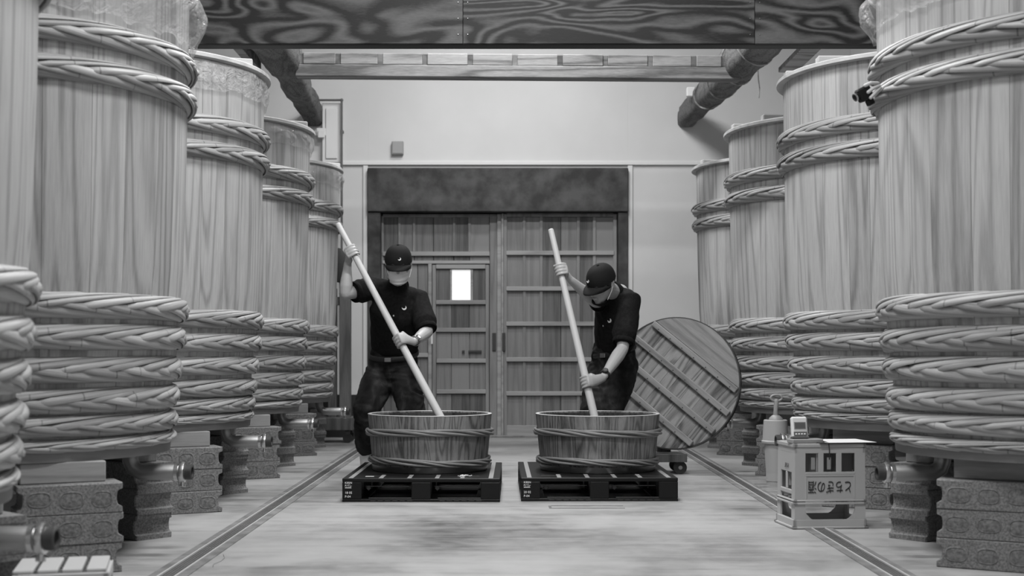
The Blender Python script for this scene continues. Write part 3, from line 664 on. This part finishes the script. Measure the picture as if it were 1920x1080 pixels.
def head(mb, T):
    B = lambda c, r: mb.ball(c, r, T, 18, 14)
    B((0, .012, .03), (.076, .096, .088)); B((0, -.022, -.02), (.066, .072, .088)); B((0, -.045, -.072), (.046, .044, .042)); B((0, -.068, -.100), (.024, .020, .018))
    B((0, -.074, .032), (.050, .016, .014))
    mb.tube([T @ Vector(p) for p in ((0, -.092, .018), (0, -.105, -.008), (0, -.112, -.024))], [.008, .0105, .0125], 10); B((.011, -.098, -.026), (.009, .009, .007)); B((-.011, -.098, -.026), (.009, .009, .007))
    B((0, -.091, -.056), (.023, .010, .006)); B((0, -.089, -.066), (.020, .010, .007))
    for s in (-1, 1):
        B((s*.045, -.068, -.018), (.024, .022, .018)); B((s*.078, .018, -.008), (.007, .019, .031)); B((s*.081, .024, .008), (.007, .013, .016)); B((s*.030, -.076, .010), (.016, .012, .009))
def cap(parent, T, logo_u):
    mb = MB(); rings = []
    for i in range(13):
        t = i/12*PI/2*.985; r = math.cos(t); z = .018+.108*math.sin(t)**.9 if i else .018
        rings.append([T @ Vector(((.088*math.cos(q)*(r**.75))*(1+.008*math.cos(6*q)), .010+.110*math.sin(q)*(r**.75), z)) for q in [2*PI*j/36 for j in range(36)]])
    cp = obj('cap', mb.rings(rings), M['cap'], parent, smooth=80)
    mb = MB(); top = []; n = 16
    for k, (dy, dz_, wx) in enumerate(((.0, .0, .084), (.03, .0, .085), (.052, -.006, .083), (.070, -.014, .077), (.078, -.019, .070))):
        top.append([(math.sin((j/n-.5)*PI)*wx, -.086-dy*max(0, math.cos((j/n-.5)*PI))**.4+.075*(1-math.cos((j/n-.5)*PI)), .022+dz_-.022*(2*j/n-1)**2) for j in range(n+1)])
    mb.rings([[T @ Vector(p) for p in r]+[T @ (Vector(p)-Vector((0, 0, .004))) for p in r[::-1]] for r in top])
    obj('brim', mb, M['cap'], cp, smooth=60)
    obj('button', MB().ball((0, .012, .127), (.009, .009, .005), T), M['cap'], cp, smooth=True)
    emblem('emblem', cp, T @ Vector((logo_u*.088, .010-.110*math.sqrt(1-logo_u**2)*.93, .062)), (T.to_3x3() @ Vector((logo_u, -1, .45))).normalized(), (T.to_3x3() @ Vector((0, 0, 1))), .020)
    return cp
def emblem(name, parent, c, nrm, up, size, mat='print'):       # small crescent bird mark
    up = (up-nrm*up.dot(nrm)).normalized(); rt = up.cross(nrm).normalized(); pts = []
    for i in range(13):
        a = math.radians(-150+200*i/12); pts.append((math.cos(a)*.5, math.sin(a)*.5))
    for i in range(13):
        a = math.radians(50-200*i/12); pts.append((math.cos(a)*.42-.16, math.sin(a)*.36+.16))
    n = len(pts); vs = [c+nrm*h_+rt*x*size+up*y*size for h_ in (-.004, .004) for x, y in pts]
    fs = [tuple(range(n))[::-1], tuple(range(n, 2*n))]+[(i, (i+1) % n, (i+1) % n+n, i+n) for i in range(n)]
    return obj(name, MB().add(vs, fs), M[mat], parent)
def hair(parent, T):
    mb = MB()
    mb.ball((0, .030, .022), (.081, .086, .062), T, 20, 14)
    for s in (-1, 1): mb.ball((s*.071, -.004, .008), (.010, .026, .028), T)
    return obj('hair', mb, M['hair'], parent, smooth=True)
def watch(parent, c, axis, nrm, r, dark):
    axis = axis.normalized(); nrm = (nrm-axis*nrm.dot(axis)).normalized(); b = axis.cross(nrm)
    pts = [c+(nrm*math.cos(t)+b*math.sin(t))*r for t in [2*PI*i/28 for i in range(28)]]
    wt = obj('wristwatch', MB().tube(pts, [(.010, .0035)]*28, 8, side=axis, close=True), M['rubber' if dark else 'steel_dull'], parent, smooth=70)
    cs = obj('case', MB().cyl(c+nrm*(r-.004), c+nrm*(r+.011), .021, .019), M['rubber' if dark else 'steel'], wt, smooth=40)
    obj('dial', MB().cyl(c+nrm*(r+.011), c+nrm*(r+.012), .014), M['lcd' if dark else 'print'], wt, smooth=40)
def frame(y_dir, up):        # head transform: face looks along y_dir
    f = Vector(y_dir).normalized(); u = Vector(up); u = (u-f*u.dot(f)).normalized(); x = f.cross(u)
    return Matrix(((-x.x*-1, -f.x, u.x, 0), (-x.y*-1, -f.y, u.y, 0), (-x.z*-1, -f.z, u.z, 0), (0, 0, 0, 1)))
def hm(c, y_dir, up):
    f = Vector(y_dir).normalized(); u = Vector(up); u = (u-f*u.dot(f)).normalized(); y = -f; x = y.cross(u)
    m_ = Matrix.Identity(4)
    for i in range(3): m_[i][0], m_[i][1], m_[i][2], m_[i][3] = x[i], y[i], u[i], c[i]
    return m_
def place_on(o, px, py):
    bvh = BVHTree.FromObject(o, bpy.context.evaluated_depsgraph_get()); d = (P(px, py, 1)-Vector((0, 0, CH))).normalized()
    hit = bvh.ray_cast(Vector((0, 0, CH)), d); return hit[0], hit[1]

def person(J, name_label, white_mask, pole_label):
    root = empty('person', (J['hipR'].lerp(J['hipL'], .5).x, J['hipR'].y, 0), name_label, 'person')
    def ch(o): 
        o.parent = root; o.matrix_parent_inverse = Matrix.Translation(-root.location); return o
    T = hm(J['head'], J['face'], J['hup']); side = (J['shL']-J['shR']).normalized(); hs = (J['hipL']-J['hipR']).normalized()
    pel = J['hipR'].lerp(J['hipL'], .5)+Vector((0, 0, .03)); chest = J['chest']; nb = J['neck']
    # ---- body: one continuous surface
    mb = MB(); head(mb, T)
    mb.tube([nb-(T @ Vector((0, .01, -.06))-nb)*.2, nb, T @ Vector((0, .02, -.05))], [.060, .056, .054], 16)
    mb.tube([pel, J['waist'], chest, nb.lerp(chest, .25)], [(.13, .09), (.125, .085), (.15, .095), (.10, .07)], 18, side=side)
    for k in 'RL':
        sh, el, wr = J['sh'+k], J['el'+k], J['wr'+k]
        mb.tube([chest.lerp(sh, .5), sh, sh.lerp(el, .4), el, ], [.055, .052, .046, .039], 14)
        fa = wr-el
        mb.tube([el, el+fa*.25, el+fa*.5, el+fa*.8, wr], [.039, .043, .038, .029, (.027, .023)], 14)
        hp, kn, an = J['hip'+k], J['kn'+k], J['an'+k]
        mb.tube([pel, hp, hp.lerp(kn, .5), kn, kn.lerp(an, .4), an], [.08, .085, .07, .052, .050, .035], 14)
        mb.tube([an, an+Vector((J['toe'+k].x-an.x, J['toe'+k].y-an.y, 0))*.5+Vector((0, 0, -.05)), J['toe'+k]], [.035, (.035, .03), (.035, .022)], 10)
        C, d, w_, u_ = J['grip'+k]; grip(mb, C, d, w_, u_, wr)
    body = ch(bake(mb, 'body', M['skin'], .0045, 3)); body['label'] = 'bare forearms, hands, neck and face'
    # ---- polo shirt
    mb = MB(); wa = J['waist']; dn = (pel-wa).normalized()
    mb.tube([pel.lerp(wa, .80), wa.lerp(chest, .12), wa.lerp(chest, .5), chest, chest.lerp(nb, .5), nb+((T @ Vector((0, .02, -.05)))-nb)*.18], [(.154, .110), (.160, .115), (.168, .118), (.178, .120), (.152, .098), (.070, .070)], 24, side=side)
    for k in 'RL':
        sh, el = J['sh'+k], J['el'+k]; e = sh.lerp(el, J.get('slv'+k, .78))
        mb.tube([chest.lerp(nb, .55), nb.lerp(sh, .55)+Vector((0, 0, -.01)), sh, sh.lerp(e, .5), e], [.08, .074, .072, .073, .078], 18)
    shirt = ch(bake(mb, 'polo_shirt', M['shirt'], .009, 5, fold=(9, .006, (1, 1, .55))))
    for k in 'RL':
        sh, el = J['sh'+k], J['el'+k]; e = sh.lerp(el, J.get('slv'+k, .78)); ax = (el-sh).normalized()
        a = ax.orthogonal().normalized(); b = ax.cross(a); c = e+ax*.045
        cu = obj('sleeve_hem', MB().tube([c+(a*math.cos(t)+b*math.sin(t))*.066 for t in [2*PI*i/24 for i in range(24)]], [(.016, .005)]*24, 8, side=ax, close=True), M['shirt'], shirt, smooth=70)
    ax = ((T @ Vector((0, .02, -.05)))-nb).normalized(); a = side; b = ax.cross(a)
    col = obj('collar', MB().tube([nb+ax*(.024+.030*math.sin(t))+(a*math.cos(t)*.070+b*math.sin(t)*.072) for t in [2*PI*i/32+.2 for i in range(32)]], [(.024, .006)]*32, 8, side=ax, close=True), M['shirt'], shirt, smooth=70)
    # ---- jeans with belt
    mb = MB()
    mb.tube([pel.lerp(wa, .62), pel, pel+Vector((0, 0, -.07))], [(.156, .114), (.170, .122), (.150, .110)], 24, side=hs)
    for k in 'RL':
        hp, kn, an = J['hip'+k], J['kn'+k], J['an'+k]; lo = kn.lerp(an, .62)
        mb.tube([hp+Vector((0, 0, .02)), hp.lerp(kn, .35), hp.lerp(kn, .7), kn, kn.lerp(lo, .5), lo], [.102, .105, .095, .088, .082, .078], 20)
    jeans = ch(bake(mb, 'jeans', M['denim'], .009, 4, fold=(11, .007, (.6, .8, 1.5))))
    bc = pel.lerp(wa, .60); ax = (wa-pel).normalized(); b = ax.cross(hs)
    belt = ch(obj('belt', MB().tube([bc+hs*math.cos(t)*.168+b*math.sin(t)*.126 for t in [2*PI*i/36 for i in range(36)]], [(.017, .004)]*36, 8, side=ax, close=True), M['rubber'], None, smooth=70))
    bf = b if b.y < 0 else -b
    obj('buckle', MB().box(-.022, .022, -.004, .004, -.014, .014, .003), M['steel_dull'], belt, bc+bf*.131, (0, 0, math.atan2(hs.y, hs.x)))
    # ---- boots
    for k in 'RL':
        an, to, kn = J['an'+k], J['toe'+k], J['kn'+k]; up = an.lerp(kn, .36); mb = MB()
        hl = Vector((an.x, an.y, .045))-(Vector((to.x-an.x, to.y-an.y, 0)))*.25
        mb.tube([up, an, Vector((an.x, an.y, .06))], [.060, .052, .050], 16); mb.tube([hl, Vector((an.x, an.y, .05)), an.lerp(to, .6)*1, Vector((to.x, to.y, .04))], [(.040, .040), (.043, .045), (.047, .036), (.043, .030)], 14, side=(1, 0, 0))
        ch(bake(mb, 'rubber_boot', M['boot'], .009, 3))
    # ---- head wear
    ch(hair(None, T)); cp = ch(cap(None, T, J['logo'])); 
    for s in (-1, 1):
        ch(obj('eye', MB().ball((s*.031, -.086, .004), (.013, .004, .0035), T), M['hair'], None, smooth=True)); ch(obj('eyebrow', MB().tube([T @ Vector(p) for p in ((s*.016, -.095, .020), (s*.034, -.091, .025), (s*.050, -.076, .020))], [.003, .004, .0025], 6), M['hair'], None, smooth=True))
    mb = MB(); rings = []
    if white_mask:
        for i in range(19):
            v = i/18; z = .006-.108*v
            ring = []
            for j in range(17):
                q = (j/16-.5)*2; an = q*1.25
                rr = 1+.05*math.sin(v*PI)+.022*math.sin(v*19)
                ring.append((math.sin(an)*(.078-.018*v)*rr, -.005-math.cos(an)*(.112-.008*v*v)*rr+(.0 if v > .3 else .01*(1-v/.3)*(1-abs(q))), z))
            rings.append([T @ Vector(p) for p in ring]+[T @ (Vector(p)*.985) for p in ring[::-1]])
        mk = ch(obj('face_mask', mb.rings(rings), M['mask_white'], None, smooth=70))
        for s in (-1, 1):
            obj('ear_loop', MB().tube([T @ Vector(p) for p in ((s*.074, -.040, -.012), (s*.082, -.005, .010), (s*.085, .022, .010), (s*.083, .02, -.035), (s*.070, -.035, -.075))], .0022, 6), M['mask_white'], mk, smooth=True)
    else:
        for i in range(6):
            v = i/5
            ring = [(math.sin(q)*(.066-.012*v), -.02-math.cos(q)*(.082-.035*v), -.088-.030*v-.012*math.cos(q)) for q in [(-1.1+2.2*j/14) for j in range(15)]]
            rings.append([T @ Vector(p) for p in ring]+[T @ (Vector(p)-Vector((0, -.006, -.004))) for p in ring[::-1]])
        mk = ch(obj('lowered_mask', mb.rings(rings), M['shirt'], None, smooth=70)); mk['label'] = 'black mask pulled down under the chin'
        for s in (-1, 1): obj('ear_loop', MB().tube([T @ Vector(p) for p in ((s*.062, -.045, -.085), (s*.078, -.005, -.04), (s*.084, .02, .01))], .0025, 6), M['mask_white'], mk, smooth=True)
    # ---- watch and emblems
    ax = J['wrL']-J['elL']; c = J['elL']+ax*.90
    watch_root = ch(obj('watch_strap', MB().tube([c+(ax.normalized().orthogonal().normalized()*math.cos(t)+ax.normalized().cross(ax.normalized().orthogonal().normalized())*math.sin(t))*.031 for t in [2*PI*i/28 for i in range(28)]], [(.010, .004)]*28, 8, side=ax.normalized(), close=True), M['rubber' if not white_mask else 'steel_dull'], None, smooth=70))
    nr = Vector(J['dial']); axn = ax.normalized(); nr = (nr-axn*nr.dot(axn)).normalized()
    obj('case', MB().cyl(c+nr*.026, c+nr*.041, .020, .018), M['rubber' if not white_mask else 'steel'], watch_root, smooth=40); obj('dial', MB().cyl(c+nr*.041, c+nr*.042, .012), M['lcd' if not white_mask else 'print'], watch_root, smooth=40)
    bpy.context.view_layer.update()
    tmp = shirt; inv = root.location
    h = place_on_world(shirt, *J['chestmark'])
    if h: ch(emblem('chest_emblem', None, h[0], h[1], Vector((.3, 0, 1)), .030))
    h = place_on_world(shirt, *J['button'])
    if h: ch(obj('shirt_button', MB().ball(h[0], (.005, .004, .006), nu=8, nv=6), M['white'], None, smooth=True))
    # ---- pole
    pb, pt = J['pole']; d = (pt-pb); n_ = 8
    pol = MB().cyl((0, 0, 0), (0, 0, d.length), .0265, .0185, 20)
    po = obj('stirring_pole', pol, M['pole'], None, pb, smooth=40); po.rotation_mode = 'QUATERNION'; po.rotation_quaternion = Vector((0, 0, 1)).rotation_difference(d.normalized())
    tag(po, pole_label, 'pole', 'stirring poles'); obj('rounded_end', MB().lathe([(.0185, 0), (.016, .006), (.008, .009)], 16), M['pole'], po, (0, 0, d.length), smooth=60)
    return root
def place_on_world(o, px, py):
    me = o.data; bvh = BVHTree.FromPolygons([v.co for v in me.vertices], [p.vertices[:] for p in me.polygons])
    org = Vector((0, 0, CH)); hit = bvh.ray_cast(org, (P(px, py, 1)-org).normalized())
    return (hit[0], hit[1]) if hit[0] else None

def on_pole(pb, pt, f): return pb.lerp(pt, f)
# the masked man on the left
pb, pt = P(831, 792, 7.95), P(634, 421, 8.42); pb = pb+(pb-pt).normalized()*.235; D1 = (pt-pb).normalized()
def at_y(pb, pt, y):
    lo, hi = 0., 1.
    for _ in range(40):
        m_ = (lo+hi)/2; q = pb.lerp(pt, m_)
        if HZ-(q.z-CH)/q.y*F > y: lo = m_
        else: hi = m_
    return pb.lerp(pt, lo)
g1, g2 = at_y(pb, pt, 473), at_y(pb, pt, 640)
J = dict(head=P(747, 496, 8.40), face=(.05, -1, -.36), hup=(.0, -.3, 1), neck=P(745, 546, 8.50), chest=P(743, 584, 8.55), waist=P(740, 645, 8.66),
    shR=P(706, 540, 8.56), elR=P(648, 551, 8.40), wrR=P(652, 494, 8.41), shL=P(784, 562, 8.54), elL=P(801, 622, 8.40), wrL=P(776, 641, 8.19),
    hipR=P(716, 700, 8.74), hipL=P(757, 700, 8.70), knR=P(687, 766, 8.60), knL=P(772, 772, 8.56), anR=Vector((-.905, 8.80, .085)), anL=Vector((-.62, 8.84, .085)), toeR=Vector((-.93, 8.63, .03)), toeL=Vector((-.57, 8.68, .03)),
    gripR=(g1, D1, Vector((-1, .25, 0)), Vector((.1, -1, 0))), gripL=(g2, D1, Vector((.75, -.65, .15)), Vector((-.65, -.75, -.1))), pole=(pb, pt), logo=.12, chestmark=(758, 577), button=(738, 592), dial=(.3, -1, .3), slvR=.50, slvL=.72)
person(J, 'person in black cap, polo and white mask stirring the left tub with a pole', True, 'long pale wooden stirring pole standing in the left tub')
# the stooping man on the right
pb, pt = P(1117, 792, 7.95), P(1033, 432, 8.33); pb = pb+(pb-pt).normalized()*.235; D2 = (pt-pb).normalized()
g1, g2 = at_y(pb, pt, 508), at_y(pb, pt, 718)
J = dict(head=P(1127, 532, 8.33), face=(-.62, -.62, -.50), hup=(-.15, -.35, 1), neck=P(1158, 549, 8.52), chest=P(1157, 586, 8.58), waist=P(1152, 640, 8.68),
    shR=P(1142, 562, 8.66), elR=P(1117, 566, 8.46), wrR=P(1069, 524, 8.31), shL=P(1180, 561, 8.46), elL=P(1167, 654, 8.33), wrL=P(1131, 708, 8.12),
    hipR=P(1133, 694, 8.80), hipL=P(1168, 690, 8.68), knR=P(1112, 768, 8.58), knL=P(1142, 772, 8.56), anR=Vector((.60, 8.82, .085)), anL=Vector((.80, 8.86, .085)), toeR=Vector((.56, 8.66, .03)), toeL=Vector((.78, 8.70, .03)),
    gripR=(g1, D2, Vector((1, .2, 0)), Vector((.1, -1, 0))), gripL=(g2, D2, Vector((.75, -.65, .2)), Vector((-.65, -.75, -.1))), pole=(pb, pt), logo=-.25, chestmark=(1143, 601), button=(1131, 611), dial=(-.2, -1, .6), slvR=.55, slvL=.72)
person(J, 'person in black cap and polo stooping over the right tub with a pole', False, 'long pale wooden stirring pole standing in the right tub')

# ------------------------------------------------------------------ round cover on a dolly
LY = 9.2; lc = P(1264, 718, LY); LR = .462
t = empty('round_cover', (lc.x, lc.y, 0), 'large round wooden cover with diagonal battens leaning on a dolly', 'cover')
RM = Matrix.Translation((0, 0, lc.z)) @ Matrix.Rotation(math.radians(-22), 4, 'Z') @ Matrix.Rotation(math.radians(-7), 4, 'X') @ Matrix.Rotation(math.radians(38), 4, 'Y')
def clip(poly, a, b, c):      # keep a*x+b*y<=c
    out = []
    for (p, q) in zip(poly, poly[1:]+poly[:1]):
        dp, dq = a*p[0]+b*p[1]-c, a*q[0]+b*q[1]-c
        if dp <= 0: out.append(p)
        if dp*dq < 0: k = dp/(dp-dq); out.append((p[0]+(q[0]-p[0])*k, p[1]+(q[1]-p[1])*k))
    return out
circ = [(LR*math.cos(2*PI*i/72), LR*math.sin(2*PI*i/72)) for i in range(72)]
D3 = Matrix(((1, 0, 0, 0), (0, 0, 1, 0), (0, 1, 0, 0), (0, 0, 0, 1)))     # disc plane x,z ; thickness along y
rv = random.Random(21); xs = [-LR]
while xs[-1] < LR: xs.append(xs[-1]+rv.uniform(.07, .12))
BT = .258                                                                  # above this chord one board lies across
for a, b in zip(xs, xs[1:]):
    po = clip(clip(clip(circ, -1, 0, -(a+.0008)), 1, 0, b-.0008), 0, 1, BT)
    if len(po) > 2:
        o = obj('board', MB().prism(po, 0, .045, D3), M['lid'], t); o.matrix_local = RM
po = clip(circ, 0, -1, -BT-.001); o = obj('chord_board', MB().prism(po, -.006, .045, D3), M['batten'], t); o.matrix_local = RM
for zc in (.235, .075, -.085, -.25):
    hw = math.sqrt((LR-.01)**2-zc*zc)
    o = obj('batten', MB().box(-hw, hw, -.034, 0, zc-.021, zc+.021, .004), M['batten'], t); o.matrix_local = RM
    for k in range(int(hw*2/.11)):
        for ss in (-.008,): obj('nail', MB().ball((-hw+.06+k*.11, -.034, zc+ss), .005, nu=6, nv=4), M['iron'], o)
o = obj('edge_band', MB().rings([[(r*math.cos(2*PI*i/72), y, r*math.sin(2*PI*i/72)) for i in range(72)] for r, y in ((LR, -.004), (LR+.008, -.004), (LR+.008, .05), (LR, .05), (LR, -.004))], cap=False), M['iron'], t); o.matrix_local = RM
dl = empty('dolly', (P(1240, 880, LY).x, LY+.02, 0), 'low wooden dolly on casters under the leaning round cover', 'dolly')
dzt = CH-(848-HZ)/F*LY; 
obj('deck', MB().box(-.36, .168, -.11, .22, dzt-.05, dzt-.012, .004), M['timber'], dl); obj('rim_board', MB().box(-.36, .168, -.125, -.11, dzt-.062, dzt-.004, .003), M['post'], dl)
for cx_ in (-.28, .11):
    for cy_ in (-.07, .17):
        k = obj('caster', MB().box(-.022, .022, -.03, .03, .09, dzt-.05, .003), M['iron'], dl, (cx_, cy_, 0)); obj('wheel', MB().cyl((.016, -.015, .046), (.016, .015, .046), .046), M['rubber'], k, smooth=40); obj('hub', MB().cyl((.016, -.017, .046), (.016, .017, .046), .014), M['steel_dull'], k, smooth=40)
obj('upright', MB().box(-.05, .05, -.03, .03, dzt-.02, .62, .004), M['post'], dl, (lc.x-.05-dl.location.x, .185, 0))

# ------------------------------------------------------------------ cart behind the left row
cy_ = 12.3
t = empty('timber_cart', (P(640, 700, cy_).x, cy_, 0), 'tall dark timber cart on casters behind the masked person', 'cart')
obj('post', MB().box(-.02, .085, 0, .09, .2, CH+(HZ-480)/F*cy_, .004), M['post'], t); obj('post', MB().box(-.13, -.05, .02, .10, .2, CH+(HZ-540)/F*cy_, .004), M['post'], t); obj('base_board', MB().box(-.5, .11, -.05, .3, .12, .24, .005), M['post'], t)
obj('cross_bar', MB().box(-.5, .085, .03, .06, 1.3, 1.38, .004), M['post'], t)
obj('round_pad', MB().lathe([(.10, -.03), (.13, -.02), (.13, .02), (.10, .03)], 28), M['rubber'], t, (-.02, -.035, CH+(HZ-498)/F*cy_), (PI/2, 0, 0), smooth=40, scale=(.6, 1.25, 1))
for cx_ in (-.42, .06):
    for yy in (0, .24): k = obj('caster', MB().box(-.02, .02, -.02, .02, .08, .12, .002), M['iron'], t, (cx_, yy, 0)); obj('wheel', MB().cyl((0, -.016, .045), (0, .016, .045), .045), M['rubber'], k, smooth=40)

# ------------------------------------------------------------------ bottle crate with things on it
CY = 6.31
def crate():
    t = empty('bottle_crate', (P(1551, 990, CY).x, CY+.13, 0), 'grey plastic bottle crate standing upside down on the right drain', 'crate'); t.rotation_euler = (0, 0, math.radians(6))
    W, D, H = .176, .133, .412
    m_ = M['crate']; k = lambda z: 1+.02*(.2-z)/.4
    for sx in (-1, 1):
        for sy in (-1, 1):
            obj('corner_post', MB().rings([[(sx*(W-.0)*k(z), sy*D*k(z), z), (sx*(W-.052)*k(z), sy*D*k(z), z), (sx*(W-.052)*k(z), sy*(D-.008), z), (sx*(W-.008), sy*(D-.008), z), (sx*(W-.008), sy*(D-.05), z), (sx*W*k(z), sy*(D-.05), z)][::sx*sy] for z in (0, .2, .40)]), m_, t)
    for z0, z1, e in ((0, .045, .004), (.002, .012, .012), (.118, .128, .008), (.133, .140, .006), (.365, .405, 0), (.395, .412, .006)):
        kk = k(z0); a, b = W*kk+e, D*kk+e
        obj('rim' if z0 in (0, .395) else 'band', MB().box(-a, a, -b, -b+.012+e, z0, z1, .002).box(-a, a, b-.012-e, b, z0, z1, .002).box(-a, -a+.012+e, -b, b, z0, z1, .002).box(a-.012-e, a, -b, b, z0, z1, .002), m_, t)
    for sy in (-1, 1):
        obj('sign_panel', MB().box(-.125, .125, sy*(D-.002), sy*(D-.012), .136, .262, .002), m_, t)
        obj('panel_frame', MB().box(-.125, .125, sy*(D+.002), sy*(D-.004), .254, .262, .001).box(-.125, .125, sy*(D+.002), sy*(D-.004), .136, .144, .001).box(-.125, -.117, sy*(D+.002), sy*(D-.004), .144, .254, .001).box(.117, .125, sy*(D+.002), sy*(D-.004), .144, .254, .001), m_, t)
        obj('band', MB().box(-.125, .125, sy*(D+.001), sy*(D-.012), .262, .275, .002), m_, t)
        for x_ in (-.045, .045): obj('divider', MB().box(x_-.014, x_+.014, sy*(D-.001), sy*(D-.01), .27, .37, .003), m_, t)
        for x_ in (-1, 1): obj('gusset', MB().prism([(x_*.125, .045), (x_*.085, .045), (x_*.098, .052), (x_*.118, .072), (x_*.125, .09)][::x_], 0, .009, Matrix(((1, 0, 0, 0), (0, 0, 1, sy*(D-.001) if sy < 0 else sy*(D-.01)), (0, 1, 0, 0), (0, 0, 0, 1)))), m_, t)
    for sx in (-1, 1):
        obj('side_panel', MB().box(sx*(W-.002), sx*(W-.012), -.085, .085, .27, .37, .002), m_, t); obj('band', MB().box(sx*(W+.001), sx*(W-.012), -.085, .085, .165, .185, .002), m_, t)
        obj('divider', MB().box(sx*(W-.001), sx*(W-.01), -.01, .01, .185, .27, .003), m_, t)
    obj('top_board', MB().box(-W, W, -D, D, .400, .408, .002), m_, t)
    for x_ in (-.06, .06): obj('inner_divider', MB().box(x_-.002, x_+.002, -D+.015, D-.015, .20, .400, .0005), m_, t)
    obj('inner_divider', MB().box(-W+.015, W-.015, -.002, .002, .20, .400, .0005), m_, t)
    for x_, z_ in ((-.08, .315), (-.0, .315)): obj('inner_label', MB().box(x_-.010, x_+.010, -D+.016, -D+.018, z_-.03, z_+.03, .0005), M['panel'], t)
    text('とちぎの酒', .066, 'lettering', 'crate_ink', t, (.112, -D-.0012, .226), (PI/2, PI, 0), sx=.68)
    text('とちぎ', .026, 'lettering', 'crate_ink', t, (-W-.0012, -.045, .31), (PI/2, PI, -PI/2), sx=.8)
    return t
CR = crate(); cp = CR.location; top = .4125
def on_crate(x, y, z=0): return Vector((cp.x+x*math.cos(math.radians(6))-y*math.sin(math.radians(6)), cp.y+x*math.sin(math.radians(6))+y*math.cos(math.radians(6)), top+z))
tm = empty('digital_timer', on_crate(-.115, -.075), 'small digital timer standing on a dark block on the crate', 'timer'); tm.rotation_euler = (0, 0, math.radians(12))
tm.scale = (1.2, 1.2, 1.2)
obj('block', MB().box(-.058, .075, -.03, .03, 0, .017, .003), M['panel'], tm)
kb = obj('body', MB().box(-.034, .034, -.011, .011, 0, .088, .008), M['white'], tm, (-.015, 0, .0185), (math.radians(-10), 0, math.radians(-4)))
obj('screen_bezel', MB().box(-.025, .025, -.0125, -.011, .036, .066, .001), M['panel'], kb); obj('screen', MB().box(-.022, .022, -.0132, -.0125, .039, .063, .0005), M['lcd'], kb)
text('12:35', .015, 'lettering', 'black_plastic', kb, (-.018, -.0134, .046)) if False else None
obj('key_panel', MB().prism([(-.028, .012), (-.02, .006), (0, .003), (.02, .006), (.028, .012), (.028, .026), (-.028, .026)][::-1], 0, .002, Matrix(((1, 0, 0, 0), (0, 0, 1, -.013), (0, 1, 0, 0), (0, 0, 0, 1)))), M['grey_key'], kb)
for x_ in (-.018, -.006, .006, .018): obj('key', MB().ball((x_, -.0135, .016), (.0045, .002, .0035), nu=8, nv=6), M['white'], kb, smooth=True)
obj('lower_edge', MB().box(-.036, .036, -.014, .014, -.001, .008, .002), M['grey_key'], kb)
cbd = empty('clipboard', on_crate(.075, .0), 'white paper on a black clipboard overhanging the crate edge', 'clipboard'); cbd.rotation_euler = (0, 0, math.radians(8))
obj('board', MB().box(-.135, .105, -.148, .10, 0, .004, .001), M['rubber'], cbd); obj('paper', MB().box(-.10, .15, -.145, .105, .004, .0055, .0005), M['paper'], cbd); obj('clip', MB().box(-.125, -.10, -.05, .03, .004, .014, .003), M['iron'], cbd)
tag(obj('black_cord', MB().tube([on_crate(-.03, -.02, .006), on_crate(-.02, -.11, .008), on_crate(-.012, -.145, .004), on_crate(-.010, -.150, -.03), on_crate(-.010, -.150, -.075)], .0025, 8), M['rubber'], smooth=True), 'thin black cord hanging down the front of the crate', 'cord')
# bucket with a scraper behind the crate
by = F*CH/(912-HZ); bc = P(1454, 900, by+.07)
t = empty('plastic_bucket', (bc.x, bc.y, 0), 'tall tapered light plastic bucket behind the crate', 'bucket'); hh = CH-(788-HZ)/F*by
obj('shell', MB().lathe([(.055, 0), (.072, .27), (.088, .272), (.09, .285), (.082, .29), (.075, hh-.004), (.070, hh), (.06, hh), (.06, .03)], 32), M['bucket'], t, smooth=40)
sc = empty('scraper', (bc.x-.0, bc.y-.01, hh), 'grey long-necked scraper with an oval ring handle on the bucket', 'scraper')
obj('foot', MB().lathe([(.045, 0), (.042, .012), (.022, .03)], 24), M['panel'], sc, smooth=40); obj('neck', MB().tube([(0, 0, .01), (0, 0, .06), (.004, 0, .12)], [.020, .014, .016], 12), M['panel'], sc, smooth=True)
obj('ring_handle', MB().tube([(.004+.036*math.cos(a), 0, .140+.020*math.sin(a)) for a in [2*PI*i/28 for i in range(28)]], .0075, 8, side=(0, 1, 0), close=True), M['panel'], sc, smooth=70)
# white slatted box at the lower left corner
wx = P(120, 1060, 4.0)
t = empty('slatted_box', (wx.x+.035, 3.90, 0), 'white slatted plastic box low at the left frame edge', 'box'); t.rotation_euler = (0, 0, math.radians(14)); zt = .222
for k in range(4): obj('slat', MB().box(-.135+k*.068, -.135+k*.068+.056, -.11, .13, zt-.012, zt, .003), M['crate'], t)
for sx in (-1, 1):
    for sy in (-1, 1): obj('corner_post', MB().box(sx*.135, sx*.115, sy*.12, sy*.10, 0, zt-.012, .003), M['crate'], t)
obj('side_rail', MB().box(-.135, .135, -.12, -.108, zt-.04, zt-.012, .002), M['crate'], t); obj('side_rail', MB().box(-.135, .135, -.12, -.108, 0, .05, .002), M['crate'], t)
for x_ in (-.07, 0, .07): obj('upright', MB().box(x_-.014, x_+.014, -.117, -.108, .05, zt-.04, .002), M['panel'], t)
obj('side_rail', MB().box(.124, .135, -.10, .12, zt-.04, zt-.012, .002), M['crate'], t); obj('side_rail', MB().box(.124, .135, -.10, .12, 0, .05, .002), M['crate'], t)
